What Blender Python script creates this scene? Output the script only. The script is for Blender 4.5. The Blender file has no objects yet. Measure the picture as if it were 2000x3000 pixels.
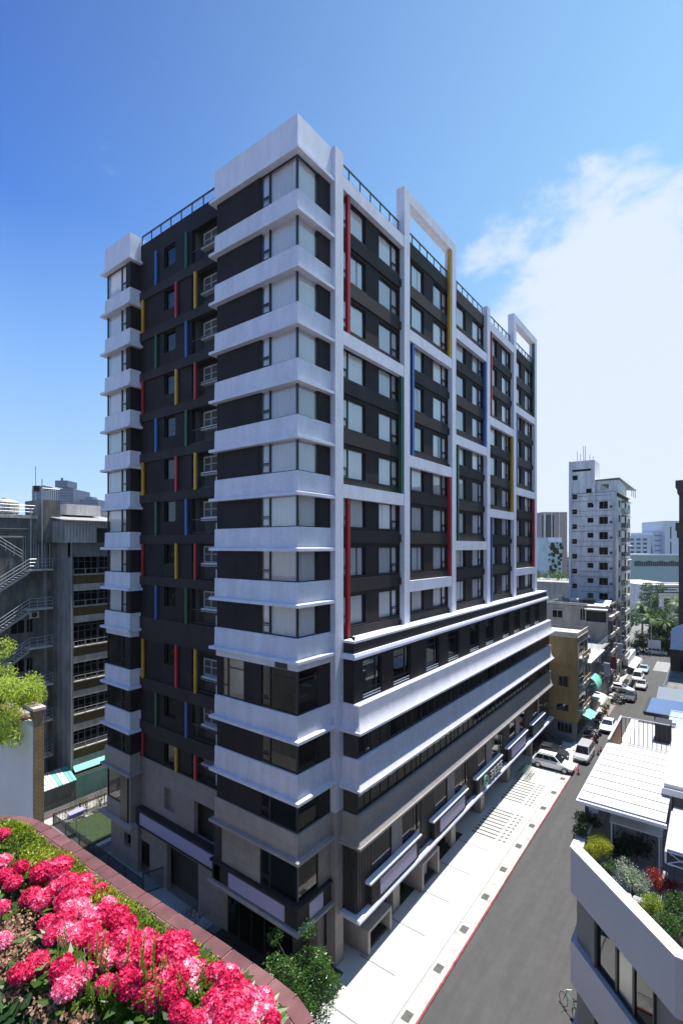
import bpy, math, random
from mathutils import Vector, Matrix, noise
random.seed(7)
sc = bpy.context.scene
COL = sc.collection
U0 = math.radians(52.925)          # street axis as seen in the camera's own frame
CAM = Vector((-20.91, -18.94, 26.0))
FWD = Vector((.798, .603, 0)); RGT = Vector((.603, -.798, 0))
def cw(X, Y, z):                    # metres right of / ahead of the viewpoint -> scene
    p = CAM + RGT * X + FWD * Y
    return Vector((p.x, p.y, z))

# ------------------------------------------------------------------ materials
MATS = {}
def new_mat(name):
    m = bpy.data.materials.new(name); m.use_nodes = True
    nt = m.node_tree; nt.nodes.clear()
    out = nt.nodes.new('ShaderNodeOutputMaterial')
    return m, nt, out
def N(nt, t, **k):
    n = nt.nodes.new(t)
    for a, b in k.items():
        if a in n.inputs.keys(): n.inputs[a].default_value = b
        else: setattr(n, a, b)
    return n
def ramp(nt, fac, stops):
    r = nt.nodes.new('ShaderNodeValToRGB')
    e = r.color_ramp.elements
    while len(e) < len(stops): e.new(.5)
    for i, (p, c) in enumerate(stops):
        e[i].position = p; e[i].color = (*c, 1) if len(c) == 3 else c
    nt.links.new(fac, r.inputs[0]); return r
def mat(name, c, rough=.6, var=.12, scale=1.5, spec=.5, bump=0., bscale=20., metal=0., brick=None, rnd=0., grime=0., stretch=(1, 1, 1)):
    """brick=(scale_w, scale_h, mortar colour factor, bump)"""
    if name in MATS: return MATS[name]
    m, nt, out = new_mat(name); L = nt.links.new
    p = N(nt, 'ShaderNodeBsdfPrincipled'); L(p.outputs[0], out.inputs[0])
    p.inputs['Roughness'].default_value = rough; p.inputs['Metallic'].default_value = metal
    p.inputs['Specular IOR Level'].default_value = spec
    tc = N(nt, 'ShaderNodeTexCoord'); mp = N(nt, 'ShaderNodeMapping'); mp.inputs['Scale'].default_value = stretch
    geo = N(nt, 'ShaderNodeNewGeometry')
    L(geo.outputs['Position'], mp.inputs[0])
    nz = N(nt, 'ShaderNodeTexNoise'); nz.inputs['Scale'].default_value = scale; nz.inputs['Detail'].default_value = 6; nz.inputs['Roughness'].default_value = .62
    L(mp.outputs[0], nz.inputs['Vector'])
    lo = tuple(x * (1 - var) for x in c); hi = tuple(min(1, x * (1 + var)) for x in c)
    r = ramp(nt, nz.outputs['Fac'], [(.3, lo), (.7, hi)])
    col = r.outputs[0]
    if grime:
        n2 = N(nt, 'ShaderNodeTexNoise'); n2.inputs['Scale'].default_value = .35; n2.inputs['Detail'].default_value = 8; n2.inputs['Roughness'].default_value = .7
        m2 = N(nt, 'ShaderNodeMapping'); m2.inputs['Scale'].default_value = (4, 4, .7); L(geo.outputs['Position'], m2.inputs[0]); L(m2.outputs[0], n2.inputs['Vector'])
        r2 = ramp(nt, n2.outputs['Fac'], [(.42, (1 - grime,) * 3), (.62, (1, 1, 1))])
        mx = N(nt, 'ShaderNodeMix', data_type='RGBA', blend_type='MULTIPLY'); mx.inputs[0].default_value = 1
        L(col, mx.inputs[6]); L(r2.outputs[0], mx.inputs[7]); col = mx.outputs[2]
    if rnd:
        oi = N(nt, 'ShaderNodeObjectInfo'); hs = N(nt, 'ShaderNodeHueSaturation')
        mr = N(nt, 'ShaderNodeMapRange'); mr.inputs[3].default_value = 1 - rnd; mr.inputs[4].default_value = 1 + rnd
        L(oi.outputs['Random'], mr.inputs[0]); L(mr.outputs[0], hs.inputs['Value']); L(col, hs.inputs['Color']); col = hs.outputs[0]
    hgt = None
    if brick:
        bw, bh, mf, bb = brick
        # courses in z; running direction is x+y so that both street-facing and gable walls get joints
        sx = N(nt, 'ShaderNodeSeparateXYZ'); L(geo.outputs['Position'], sx.inputs[0])
        ad = N(nt, 'ShaderNodeMath', operation='ADD'); L(sx.outputs[0], ad.inputs[0]); L(sx.outputs[1], ad.inputs[1])
        cb = N(nt, 'ShaderNodeCombineXYZ'); L(ad.outputs[0], cb.inputs[0]); L(sx.outputs[2], cb.inputs[1])
        bt = N(nt, 'ShaderNodeTexBrick'); L(cb.outputs[0], bt.inputs['Vector'])
        bt.inputs['Scale'].default_value = 1; bt.inputs['Brick Width'].default_value = bw; bt.inputs['Row Height'].default_value = bh
        bt.inputs['Mortar Size'].default_value = min(.012, bh * .1); bt.inputs['Mortar Smooth'].default_value = .2
        bt.inputs['Color1'].default_value = (1, 1, 1, 1); bt.inputs['Color2'].default_value = (.9, .9, .9, 1); bt.inputs['Mortar'].default_value = (mf, mf, mf, 1)
        mx = N(nt, 'ShaderNodeMix', data_type='RGBA', blend_type='MULTIPLY'); mx.inputs[0].default_value = 1
        L(col, mx.inputs[6]); L(bt.outputs['Color'], mx.inputs[7]); col = mx.outputs[2]
        if bb:
            iv = N(nt, 'ShaderNodeMath', operation='SUBTRACT'); iv.inputs[0].default_value = 1; L(bt.outputs['Fac'], iv.inputs[1])
            b = N(nt, 'ShaderNodeBump'); b.inputs['Strength'].default_value = bb; b.inputs['Distance'].default_value = .01
            L(iv.outputs[0], b.inputs['Height']); L(b.outputs[0], p.inputs['Normal']); hgt = b
    if bump:
        n3 = N(nt, 'ShaderNodeTexNoise'); n3.inputs['Scale'].default_value = bscale; n3.inputs['Detail'].default_value = 4
        L(mp.outputs[0], n3.inputs['Vector'])
        b = N(nt, 'ShaderNodeBump'); b.inputs['Strength'].default_value = bump; b.inputs['Distance'].default_value = .02
        L(n3.outputs['Fac'], b.inputs['Height'])
        if hgt: L(hgt.outputs[0], b.inputs['Normal'])
        L(b.outputs[0], p.inputs['Normal'])
    L(col, p.inputs['Base Color'])
    MATS[name] = m; return m
def glass_mat(name, tint, refl=.06, rough=.015, extra=0.):
    if name in MATS: return MATS[name]
    m, nt, out = new_mat(name); L = nt.links.new
    tr = N(nt, 'ShaderNodeBsdfTransparent'); tr.inputs[0].default_value = (*tint, 1)
    gl = N(nt, 'ShaderNodeBsdfGlossy'); gl.inputs['Roughness'].default_value = rough; gl.inputs[0].default_value = (.95, .98, 1, 1)
    lw = N(nt, 'ShaderNodeLayerWeight'); lw.inputs[0].default_value = .5
    pw = N(nt, 'ShaderNodeMath', operation='POWER'); pw.inputs[1].default_value = 4.5; L(lw.outputs['Facing'], pw.inputs[0])
    ad = N(nt, 'ShaderNodeMath', operation='MULTIPLY_ADD', use_clamp=True); ad.inputs[1].default_value = .9; ad.inputs[2].default_value = refl + .045; L(pw.outputs[0], ad.inputs[0])
    geo = N(nt, 'ShaderNodeNewGeometry'); nz = N(nt, 'ShaderNodeTexNoise'); nz.inputs['Scale'].default_value = .8; L(geo.outputs['Position'], nz.inputs['Vector'])
    b = N(nt, 'ShaderNodeBump'); b.inputs['Strength'].default_value = .02; b.inputs['Distance'].default_value = .05; L(nz.outputs['Fac'], b.inputs['Height']); L(b.outputs[0], gl.inputs['Normal'])
    mx = N(nt, 'ShaderNodeMixShader'); L(ad.outputs[0], mx.inputs[0]); L(tr.outputs[0], mx.inputs[1]); L(gl.outputs[0], mx.inputs[2])
    L(mx.outputs[0], out.inputs[0]); MATS[name] = m; return m
def leaf_mat(name, stops, trans=.35, rough=.45, scale=3., coord='pos'):
    if name in MATS: return MATS[name]
    m, nt, out = new_mat(name); L = nt.links.new
    geo = N(nt, 'ShaderNodeNewGeometry'); nz = N(nt, 'ShaderNodeTexNoise'); nz.inputs['Scale'].default_value = scale; nz.inputs['Detail'].default_value = 5
    L(geo.outputs['Position'], nz.inputs['Vector'])
    mixf = N(nt, 'ShaderNodeMath', operation='MULTIPLY_ADD'); mixf.inputs[1].default_value = .45; 
    L(geo.outputs['Random Per Island'], mixf.inputs[0])
    sub = N(nt, 'ShaderNodeMath', operation='MULTIPLY_ADD'); sub.inputs[1].default_value = 1.3; sub.inputs[2].default_value = -.38
    L(nz.outputs['Fac'], sub.inputs[0]); L(sub.outputs[0], mixf.inputs[2])
    r = ramp(nt, mixf.outputs[0], stops)
    p = N(nt, 'ShaderNodeBsdfPrincipled'); p.inputs['Roughness'].default_value = rough; p.inputs['Specular IOR Level'].default_value = .4
    t = N(nt, 'ShaderNodeBsdfTranslucent'); mx = N(nt, 'ShaderNodeMixShader'); mx.inputs[0].default_value = trans
    L(r.outputs[0], p.inputs['Base Color']); L(r.outputs[0], t.inputs[0])
    L(p.outputs[0], mx.inputs[1]); L(t.outputs[0], mx.inputs[2]); L(mx.outputs[0], out.inputs[0])
    MATS[name] = m; return m

WHITE = mat('white_tile', (.65, .655, .77), .55, .05, .8, brick=(.24, .065, .82, .3), grime=.12)  # lavender cast of the skylight is partly put into this white
WHITE2 = mat('white_render', (.64, .65, .77), .6, .05, .7, bump=.05, bscale=8, grime=.1)  # same skylight tint mixed into the white
LSTONE = mat('pale_stone', (.285, .262, .258), .6, .1, 1.2, brick=(1.2, .8, .6, .3))
GSTONE = mat('grey_stone', (.235, .212, .208), .65, .12, 1., brick=(1.1, .78, .55, .3))
DARK = mat('charcoal_tile', (.024, .019, .022), .7, .3, .7, spec=.22, brick=(.24, .065, .5, .5), grime=.2)
DARK2 = mat('charcoal_trim', (.032, .026, .028), .7, .3, .7, spec=.25, brick=(.24, .065, .5, .5))
FRAME = mat('black_frame', (.012, .014, .018), .35, .1)
METAL = mat('dark_metal', (.02, .022, .027), .4, .15)
INNER = mat('dim_room', (.03, .028, .028), .9, .2)  # darkness of unlit rooms put into a near-black colour
ROOFG = mat('roof_concrete', (.3, .3, .29), .85, .15, .6)
RED = mat('red_paint', (.36, .014, .022), .45, .15, grime=.25); YEL = mat('yellow_paint', (.50, .28, .02), .45, .15, grime=.22)
BLU = mat('blue_paint', (.025, .10, .34), .45, .15, grime=.25); GRN = mat('green_paint', (.012, .085, .045), .45, .15, grime=.25)
LILAC = mat('lilac_sign_board', (.31, .30, .47), .45, .04, .5)
GLASS = glass_mat('window_glass', (.97, .97, .98), .09)
DGLASS = glass_mat('dark_glass', (.15, .17, .185), .02)
ALUM = mat('aluminium', (.55, .56, .58), .4, .08, metal=.4)
def curtain_mat():
    m, nt, out = new_mat('curtain_cloth'); L = nt.links.new
    p = N(nt, 'ShaderNodeBsdfDiffuse'); oi = N(nt, 'ShaderNodeObjectInfo'); rr_ = ramp(nt, oi.outputs['Random'], [(0, (.64, .63, .66)), (.3, (.85, .84, .86)), (1, (.95, .94, .96))]); L(rr_.outputs[0], p.inputs[0])
    t = N(nt, 'ShaderNodeBsdfTranslucent'); t.inputs[0].default_value = (.85, .86, .88, 1)
    mx = N(nt, 'ShaderNodeMixShader'); mx.inputs[0].default_value = .2; L(p.outputs[0], mx.inputs[1]); L(t.outputs[0], mx.inputs[2]); L(mx.outputs[0], out.inputs[0]); return m
CURT = curtain_mat()

# ------------------------------------------------------------------ mesh helpers
class MB:
    def __init__(s): s.v = []; s.f = []; s.m = []; s.ch = []
    def add(s, vs, fs, m=0):
        s.ch.append((vs, fs, m)); b = len(s.v); s.v += [tuple(p) for p in vs]; s.f += [tuple(b + i for i in f) for f in fs]; s.m += [m] * len(fs); return s
    def box(s, x0, x1, y0, y1, z0, z1, m=0):
        if x0 > x1: x0, x1 = x1, x0
        if y0 > y1: y0, y1 = y1, y0
        if z0 > z1: z0, z1 = z1, z0
        return s.add([(x0,y0,z0),(x1,y0,z0),(x1,y1,z0),(x0,y1,z0),(x0,y0,z1),(x1,y0,z1),(x1,y1,z1),(x0,y1,z1)],
                     [(0,3,2,1),(4,5,6,7),(0,1,5,4),(1,2,6,5),(2,3,7,6),(3,0,4,7)], m)
    def obox(s, c, sx, sy, sz, rz=0, m=0, mat4=None):      # centred oriented box
        M = mat4 or (Matrix.Translation(Vector(c)) @ Matrix.Rotation(rz, 4, 'Z'))
        vs = [M @ Vector((a * sx / 2, b * sy / 2, d * sz / 2)) for a, b, d in
              [(-1,-1,-1),(1,-1,-1),(1,1,-1),(-1,1,-1),(-1,-1,1),(1,-1,1),(1,1,1),(-1,1,1)]]
        return s.add(vs, [(0,3,2,1),(4,5,6,7),(0,1,5,4),(1,2,6,5),(2,3,7,6),(3,0,4,7)], m)
    def prism(s, poly, z0, z1, m=0):                        # poly ccw from above; z may be callables
        n = len(poly)
        vs = [(x, y, z0) for x, y in poly] + [(x, y, z1) for x, y in poly]
        fs = [tuple(reversed(range(n))), tuple(range(n, 2 * n))] + [(i, (i + 1) % n, n + (i + 1) % n, n + i) for i in range(n)]
        return s.add(vs, fs, m)
    def sweep(s, prof, path, m=0, closed=False):            # prof (out,z) polygon; outward = right of travel
        P = [Vector((a, b)) for a, b in path]; n = len(P); k = len(prof); rings = []
        for i in range(n):
            d0 = (P[i] - P[i - 1]).normalized() if (i > 0 or closed) else None
            d1 = (P[(i + 1) % n] - P[i]).normalized() if (i < n - 1 or closed) else None
            if d0 is None: d0 = d1
            if d1 is None: d1 = d0
            n0 = Vector((d0.y, -d0.x)); n1 = Vector((d1.y, -d1.x))
            mt = (n0 + n1) / (1 + n0.dot(n1))
            rings.append([(P[i].x + mt.x * o, P[i].y + mt.y * o, z) for o, z in prof])
        vs = [p for r in rings for p in r]; fs = []
        for i in range(n if closed else n - 1):
            j = (i + 1) % n
            for a in range(k):
                b = (a + 1) % k; fs.append((i * k + a, i * k + b, j * k + b, j * k + a))
        if not closed: fs += [tuple(range(k)), tuple(reversed(range((n - 1) * k, n * k)))]
        return s.add(vs, fs, m)
    def tube(s, pts, r, n=6, m=0, cap=True):
        pts = [Vector(p) for p in pts]; rs = r if isinstance(r, (list, tuple)) else [r] * len(pts); rings = []
        for i, p in enumerate(pts):
            d = (pts[min(i + 1, len(pts) - 1)] - pts[max(i - 1, 0)])
            d = d.normalized() if d.length > 1e-6 else Vector((0, 0, 1))
            a = d.cross(Vector((0, 0, 1))); a = a.normalized() if a.length > .05 else Vector((1, 0, 0)); b = d.cross(a).normalized()
            rings.append([p + (a * math.cos(t) + b * math.sin(t)) * rs[i] for t in [2 * math.pi * q / n for q in range(n)]])
        vs = [p for rr in rings for p in rr]; fs = []
        for i in range(len(pts) - 1):
            for a in range(n): b = (a + 1) % n; fs.append((i * n + a, i * n + b, (i + 1) * n + b, (i + 1) * n + a))
        if cap: fs += [tuple(range(n)), tuple(reversed(range((len(pts) - 1) * n, len(pts) * n)))]
        return s.add(vs, fs, m)
    def bar(s, a, b, t, m=0): return s.tube([a, b], t * .62, 4, m)
    def lathe(s, prof, c=(0, 0, 0), n=16, m=0):            # prof (r,z)
        vs = [(c[0] + r * math.cos(2 * math.pi * q / n), c[1] + r * math.sin(2 * math.pi * q / n), c[2] + z) for r, z in prof for q in range(n)]
        fs = [(i * n + q, i * n + (q + 1) % n, (i + 1) * n + (q + 1) % n, (i + 1) * n + q) for i in range(len(prof) - 1) for q in range(n)]
        return s.add(vs, fs, m)
    def mesh(s, name, mats, smooth=False):
        me = bpy.data.meshes.new(name); me.from_pydata(s.v, [], s.f)
        mats = mats if isinstance(mats, (list, tuple)) else [mats]
        for a in mats: me.materials.append(a)
        if len(mats) > 1: me.polygons.foreach_set('material_index', s.m)
        if smooth: me.polygons.foreach_set('use_smooth', [True] * len(me.polygons))
        me.update(); return me
    def parts(s, name, mats, parent, **k):                  # every piece as a part of its own
        mats = mats if isinstance(mats, (list, tuple)) else [mats]
        for vs, fs, m in s.ch: MB().add(vs, fs).build(name, mats[m], parent, **k)
    def build(s, name, mats, parent=None, smooth=False, fix=True, **k):
        me = s.mesh(name, mats, smooth)
        if fix:
            import bmesh
            bm = bmesh.new(); bm.from_mesh(me); bmesh.ops.recalc_face_normals(bm, faces=bm.faces); bm.to_mesh(me); bm.free()
        return link(name, me, parent, **k)
def link(name, me, parent=None, loc=None, rz=0, label=None, cat=None, group=None, kind=None, bevel=0):
    o = bpy.data.objects.new(name, me); COL.objects.link(o)
    if parent: o.parent = parent
    if loc is not None: o.location = loc
    if rz: o.rotation_euler.z = rz
    if label: o['label'] = label
    if cat: o['category'] = cat
    if group: o['group'] = group
    if kind: o['kind'] = kind
    if bevel:
        b = o.modifiers.new('bevel', 'BEVEL'); b.width = bevel; b.segments = 2; b.limit_method = 'ANGLE'
    return o
def thing(name, label, cat, loc=(0, 0, 0), rz=0, group=None):
    return link(name, None, None, loc, rz, label, cat, group)
def dup(o, parent=None, loc=None, rz=None, label=None, scale=None):
    c = o.copy(); COL.objects.link(c); c.parent = parent
    if loc is not None: c.location = loc
    if rz is not None: c.rotation_euler.z = rz
    if scale is not None: c.scale = scale
    if label: c['label'] = label
    for ch in list(o.children): dup(ch, c)
    return c
# ------------------------------------------------------------------ camera, light, sky
cd = bpy.data.cameras.new('camera'); cam = bpy.data.objects.new('camera', cd); COL.objects.link(cam); sc.camera = cam
cam.location = CAM; cam.rotation_euler = (math.pi / 2, 0, -math.atan2(FWD.x, FWD.y))
cd.sensor_fit = 'HORIZONTAL'; cd.sensor_width = 36; cd.lens = 1133 / 1568 * 36; cd.shift_y = 79 / 1568; cd.clip_end = 6000; cd.clip_start = .1
SEL = math.radians(71); SAZ = math.radians(-11.0)          # sun height, and its swing off the street axis
sd = Vector((math.cos(SEL) * math.cos(SAZ), math.cos(SEL) * math.sin(SAZ), math.sin(SEL)))
sl = bpy.data.lights.new('sun', 'SUN'); sl.energy = 4.2; sl.angle = math.radians(.5); sl.color = (1, .955, .88)
so = bpy.data.objects.new('sun', sl); COL.objects.link(so); so.rotation_euler = (-sd).to_track_quat('-Z', 'Y').to_euler()
w = bpy.data.worlds.new('World'); sc.world = w; w.use_nodes = True; nt = w.node_tree; nt.nodes.clear(); L = nt.links.new
out = nt.nodes.new('ShaderNodeOutputWorld'); bg = nt.nodes.new('ShaderNodeBackground'); L(bg.outputs[0], out.inputs[0]); bg.inputs[1].default_value = .1
sky = nt.nodes.new('ShaderNodeTexSky'); sky.sky_type = 'NISHITA'; sky.sun_disc = False; sky.sun_elevation = SEL
sky.sun_rotation = math.atan2(sd.x, sd.y); sky.air_density = 1.0; sky.dust_density = .3; sky.ozone_density = 3.5
tc = N(nt, 'ShaderNodeTexCoord'); nrm = N(nt, 'ShaderNodeVectorMath', operation='NORMALIZE'); L(tc.outputs['Generated'], nrm.inputs[0])
sp = N(nt, 'ShaderNodeSeparateXYZ'); L(nrm.outputs[0], sp.inputs[0])
# clear-sky grade: deep blue aloft away from the sun, pale near the skyline and toward the clouded side
ra = ramp(nt, sp.outputs[2], [(0, (.58, .78, 1.0)), (.12, (.42, .66, 1.0)), (.32, (.23, .48, .96)), (.52, (.07, .23, .74)), (.75, (.028, .10, .45)), (1., (.10, .26, .75))])
rb_ = ramp(nt, sp.outputs[2], [(0, (.62, .82, 1.0)), (.2, (.48, .77, 1.0)), (.5, (.36, .67, 1.0)), (.75, (.31, .6, .97)), (1., (.22, .45, .9))])
sd_ = N(nt, 'ShaderNodeVectorMath', operation='DOT_PRODUCT'); sd_.inputs[1].default_value = RGT; L(nrm.outputs[0], sd_.inputs[0])
sm = N(nt, 'ShaderNodeMapRange'); sm.inputs[1].default_value = -.48; sm.inputs[2].default_value = .5; L(sd_.outputs['Value'], sm.inputs[0])
gx = N(nt, 'ShaderNodeMix', data_type='RGBA'); L(sm.outputs[0], gx.inputs[0]); L(ra.outputs[0], gx.inputs[6]); L(rb_.outputs[0], gx.inputs[7])
gs = N(nt, 'ShaderNodeVectorMath', operation='SCALE'); gs.inputs['Scale'].default_value = 5.0; L(gx.outputs[2], gs.inputs[0])
hx = N(nt, 'ShaderNodeMix', data_type='RGBA'); hx.inputs[0].default_value = .9; L(sky.outputs[0], hx.inputs[6]); L(gs.outputs[0], hx.inputs[7])
# fair-weather clouds: a noise field, thicker round one bearing
cdir = (RGT * .66 + FWD + Vector((0, 0, .28))).normalized()
dt = N(nt, 'ShaderNodeVectorMath', operation='DOT_PRODUCT'); dt.inputs[1].default_value = cdir; L(nrm.outputs[0], dt.inputs[0])
mk = N(nt, 'ShaderNodeMapRange'); mk.inputs[1].default_value = .88; mk.inputs[2].default_value = 1.0; L(dt.outputs['Value'], mk.inputs[0])
mpp = N(nt, 'ShaderNodeMapping'); mpp.inputs['Scale'].default_value = (3.0, 3.0, 5.6); mpp.inputs['Location'].default_value = (1.7, .4, .9); L(nrm.outputs[0], mpp.inputs[0])
nz = N(nt, 'ShaderNodeTexNoise'); nz.inputs['Scale'].default_value = 1.6; nz.inputs['Detail'].default_value = 12; nz.inputs['Roughness'].default_value = .6; nz.inputs['Distortion'].default_value = .15
L(mpp.outputs[0], nz.inputs['Vector'])
ad = N(nt, 'ShaderNodeMath', operation='MULTIPLY_ADD'); ad.inputs[1].default_value = .5; L(mk.outputs[0], ad.inputs[0]); L(nz.outputs['Fac'], ad.inputs[2])
cl = N(nt, 'ShaderNodeMapRange'); cl.inputs[1].default_value = .675; cl.inputs[2].default_value = .87; cl.interpolation_type = 'SMOOTHSTEP'; L(ad.outputs[0], cl.inputs[0])
cf = N(nt, 'ShaderNodeMath', operation='MULTIPLY'); cf.inputs[1].default_value = .85; L(cl.outputs[0], cf.inputs[0])
mx = N(nt, 'ShaderNodeMix', data_type='RGBA'); L(cf.outputs[0], mx.inputs[0]); L(hx.outputs[2], mx.inputs[6]); mx.inputs[7].default_value = (4.0, 4.35, 4.8, 1)
L(mx.outputs[2], bg.inputs[0])
sc.view_settings.view_transform = 'Standard'; sc.view_settings.look = 'None'; sc.view_settings.exposure = 1.06; sc.view_settings.gamma = 1
sc.render.engine = 'CYCLES'
sc.cycles.max_bounces = 8; sc.cycles.transparent_max_bounces = 12; sc.cycles.caustics_reflective = False; sc.cycles.caustics_refractive = False

# thin city air: closed volume round everything on the ground
hzm, hnt, hout = new_mat('city_haze'); pv_ = hnt.nodes.new('ShaderNodeVolumePrincipled'); pv_.inputs['Color'].default_value = (.78, .88, 1, 1); pv_.inputs['Density'].default_value = .00008; hnt.links.new(pv_.outputs[0], hout.inputs['Volume'])
MB().box(-1600, 2600, -1600, 2600, -2.2, 175).build('haze', hzm, None, kind='stuff', label='thin pale city haze in front of the far towers', cat='haze')
# ------------------------------------------------------------------ the corner hotel block
hotel = thing('apartment_hotel', 'tall charcoal corner block with white bands, white grid frames and coloured fins', 'building')
K = 3.204
ROWS = [(46.45 - K * k, 48.4 - K * k) for k in range(9)]
# band list: (top, bottom)
BANDS = [(46.36 - K * k, 46.36 - K * k - 1.42) for k in range(9)] + [(16.3, 14.8), (12.95, 11.35), (9.6, 8.0)]
def band_prof(t, b, tk=.25):
    return [(-tk, b), (.38, b), (.38, b + .17), (.34, b + .19), (.12, b + .24), (.1, t - .03), (.07, t), (-tk, t)]
cpath = [(.8, 7.1), (0, 7.1), (0, 0), (3.02, 0)]
lpath = [(1.5, 21.25), (0, 21.25), (0, 17.6), (.82, 17.6)]
for i, (t, b) in enumerate(BANDS):
    m = [WHITE] if i < 11 else [LSTONE]
    MB().sweep(band_prof(t, b), cpath).build('band', m, hotel)
    MB().sweep(band_prof(t, b), lpath).build('band', m, hotel)
# the extra drop below band 8 with its black vent
MB().sweep([(-.2, 18.85), (.04, 18.85), (.04, 19.3), (-.2, 19.3)], cpath).build('fascia', WHITE, hotel)
MB().sweep([(-.2, 18.85), (.04, 18.85), (.04, 19.3), (-.2, 19.3)], lpath).build('fascia', WHITE, hotel)
MB().box(-.06, 0, .75, 1.75, 18.87, 19.24).build('vent', FRAME, hotel)
# roof fascias
for pth in (cpath, lpath):
    MB().sweep([(-.25, 48.42), (.36, 48.42), (.36, 48.6), (.12, 48.72), (.1, 50.6), (-.25, 50.6)], pth).build('roof_fascia', WHITE2, hotel)
# inner core and roof
MB().box(1.6, 45.6, 1.6, 20.6, 0, 49.6).build('core', INNER, hotel)
MB().box(1.16, 45.8, .3, 20.95, 49.2, 49.75).build('roof_slab', ROOFG, hotel)
MB().box(.3, 3.6, .35, 6.9, 50.0, 50.2).build('roof_slab', ROOFG, hotel)
MB().box(20, 28, 8, 14, 49.75, 50.3).build('roof_slab', ROOFG, hotel)
# floor slabs seen through the glass
for k in range(9): MB().box(.12, 3.3, .12, 7, 46.4 - K * k - 1.3, 46.4 - K * k - .1).box(.12, 1.6, 17.7, 21.1, 46.4 - K * k - 1.3, 46.4 - K * k - .1).parts('floor_slab', INNER, hotel)
# blank dark wall panels of the two corner blocks
LROWS = ROWS + [(16.3, 18.86), (12.95, 14.8), (9.6, 11.35)]
dw = MB()
for i, (b, t) in enumerate(LROWS):
    dw.box(-.0, .25, 3.04 if i != 9 else 3.04, 7.1, b - .1, t + .05) if i != 9 else dw.box(0, .25, 2.95, 4.5, b - .1, t + .05).box(0, .25, 6.6, 7.1, b - .1, t + .05)
    dw.box(1.86, 3.02, 0, .25, b - .1, t + .05)
    dw.box(0, .25, 17.6, 18.25, b - .1, t + .05).box(.25, .84, 17.6, 17.85, b - .1, t + .05)
    dw.box(.25, .9, 6.85, 7.1, b - .1, t + .05)
    dw.box(.25, 21 / 10, 21.0, 21.25, b - .1, t + .05)
dw.parts('dark_wall', DARK, hotel)
# far and rear walls
MB().box(.84, 46.1, 21.0, 21.25, 0, 49.8).box(45.85, 46.1, .3, 21.0, 0, 49.8).parts('rear_wall', DARK, hotel)

def curtain_mesh(w, h, amp=.075, per=.16, gap=None, seed=0):
    mb = MB(); rr = random.Random(seed); segs = [(0, w)] if not gap else [(0, gap[0]), (gap[1], w)]
    for a, b in segs:
        n = max(4, int((b - a) / per * 6)); vs = []
        ph = rr.random() * 6
        for i in range(n + 1):
            x = a + (b - a) * i / n; y = amp * math.sin(2 * math.pi * x / per + ph + 1.2 * math.sin(x * 3.1 + ph)) + .02 * math.sin(x * 5)
            y2 = y * 1.25 + .01 * math.sin(x * 9)
            vs += [(x, y2, 0), (x, y, h)]
        mb.add(vs, [(2 * i, 2 * i + 2, 2 * i + 3, 2 * i + 1) for i in range(n)])
    return mb
# window of the grid bays: origin at outer lower left, x along the wall, y inward.
def bay_window(mirror, open_=False, seed=0, gap=(1.1, 2.1)):
    W = 2.72; H = 1.95; fx = (lambda a: W - a) if mirror else (lambda a: a)
    f = MB()
    def b(x0, x1, z0, z1, y0=.0, y1=.1): f.box(fx(x0), fx(x1), y0, y1, z0, z1)
    b(0, W, 0, .06); b(0, W, H - .06, H); b(0, .06, .06, H - .06); b(W - .06, W, .06, H - .06); b(.80, .90, .06, H - .06)
    b(.06, .80, .62, .69); b(.12, .76, .12, .17, -.02, .03); b(.12, .76, .52, .56, -.02, .03); b(.06, .12, .06, .62, -.02, .03); b(.74, .80, .06, .62, -.02, .03)
    g = MB().add([(fx(.06), .05, .06), (fx(W - .06), .05, .06), (fx(W - .06), .05, H - .06), (fx(.06), .05, H - .06)], [(0, 1, 2, 3)])
    c = curtain_mesh(W - .12, H - .1, gap=gap if open_ else None, seed=seed)
    c.v = [(x + .06, y + .17, z + .03) for x, y, z in c.v]
    return f.mesh('window', FRAME), g.mesh('pane', GLASS), c.mesh('curtain', CURT, True)
def put_window(name, mm, parent, loc, rz=0):
    o = link(name, mm[0], parent, loc, rz); link('pane', mm[1], o); 
    if mm[2]: link('curtain', mm[2], o)
    return o
WA = [bay_window(False, seed=s) for s in range(3)]; WA.append(bay_window(False, True, 7, (1.85, 2.0))); WB = [bay_window(True, seed=s + 5) for s in range(3)] + [bay_window(True, True, 11, (.6, .78)), bay_window(True, True, 12, (1.9, 2.2))]; WOPEN = bay_window(True, True)
S = [3.83 + 8.45 * j for j in range(5)]
piers = MB(); spand = MB(); sills = MB()
for j, s in enumerate(S):
    a0, a1, b0, b1 = s + .33, s + 3.05, s + 4.72, s + 7.44
    for x0, x1 in ((s, a0), (a1, b0), (b1, s + 7.62)): piers.box(x0, x1, .0, .3, 20.1, 49.7)
    for x0, x1 in ((a0, a1), (b0, b1)):
        zs = [20.1] + [z for r in reversed(ROWS) for z in r] + [49.7]
        for q in range(0, len(zs), 2): piers.box(x0, x1, .02, .3, zs[q], zs[q + 1])
    for k, (zb, zt) in enumerate(ROWS):
        spand.box(s + .02, s + 7.3, -.1, .0, zb - 1.02, zb - .12)
        spand.box(s + 7.3, s + 7.6, -.16, .0, zb - .9, zb - .35)
        for x0, x1 in ((a0, a1), (b0, b1)): sills.box(x0 - .05, x1 + .05, -.045, .02, zb - .06, zb - .005)
        put_window('window', random.choice(WA), hotel, (a0, .12, zb))
        put_window('window', WOPEN if (j == 1 and k == 4) else random.choice(WB), hotel, (b0, .12, zb))
    spand.box(s, s + 7.62, -.06, 0, 48.55, 49.72)
piers.build('bay_wall', DARK, hotel); spand.build('spandrel', DARK2, hotel); sills.parts('sill', METAL, hotel)
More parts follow.
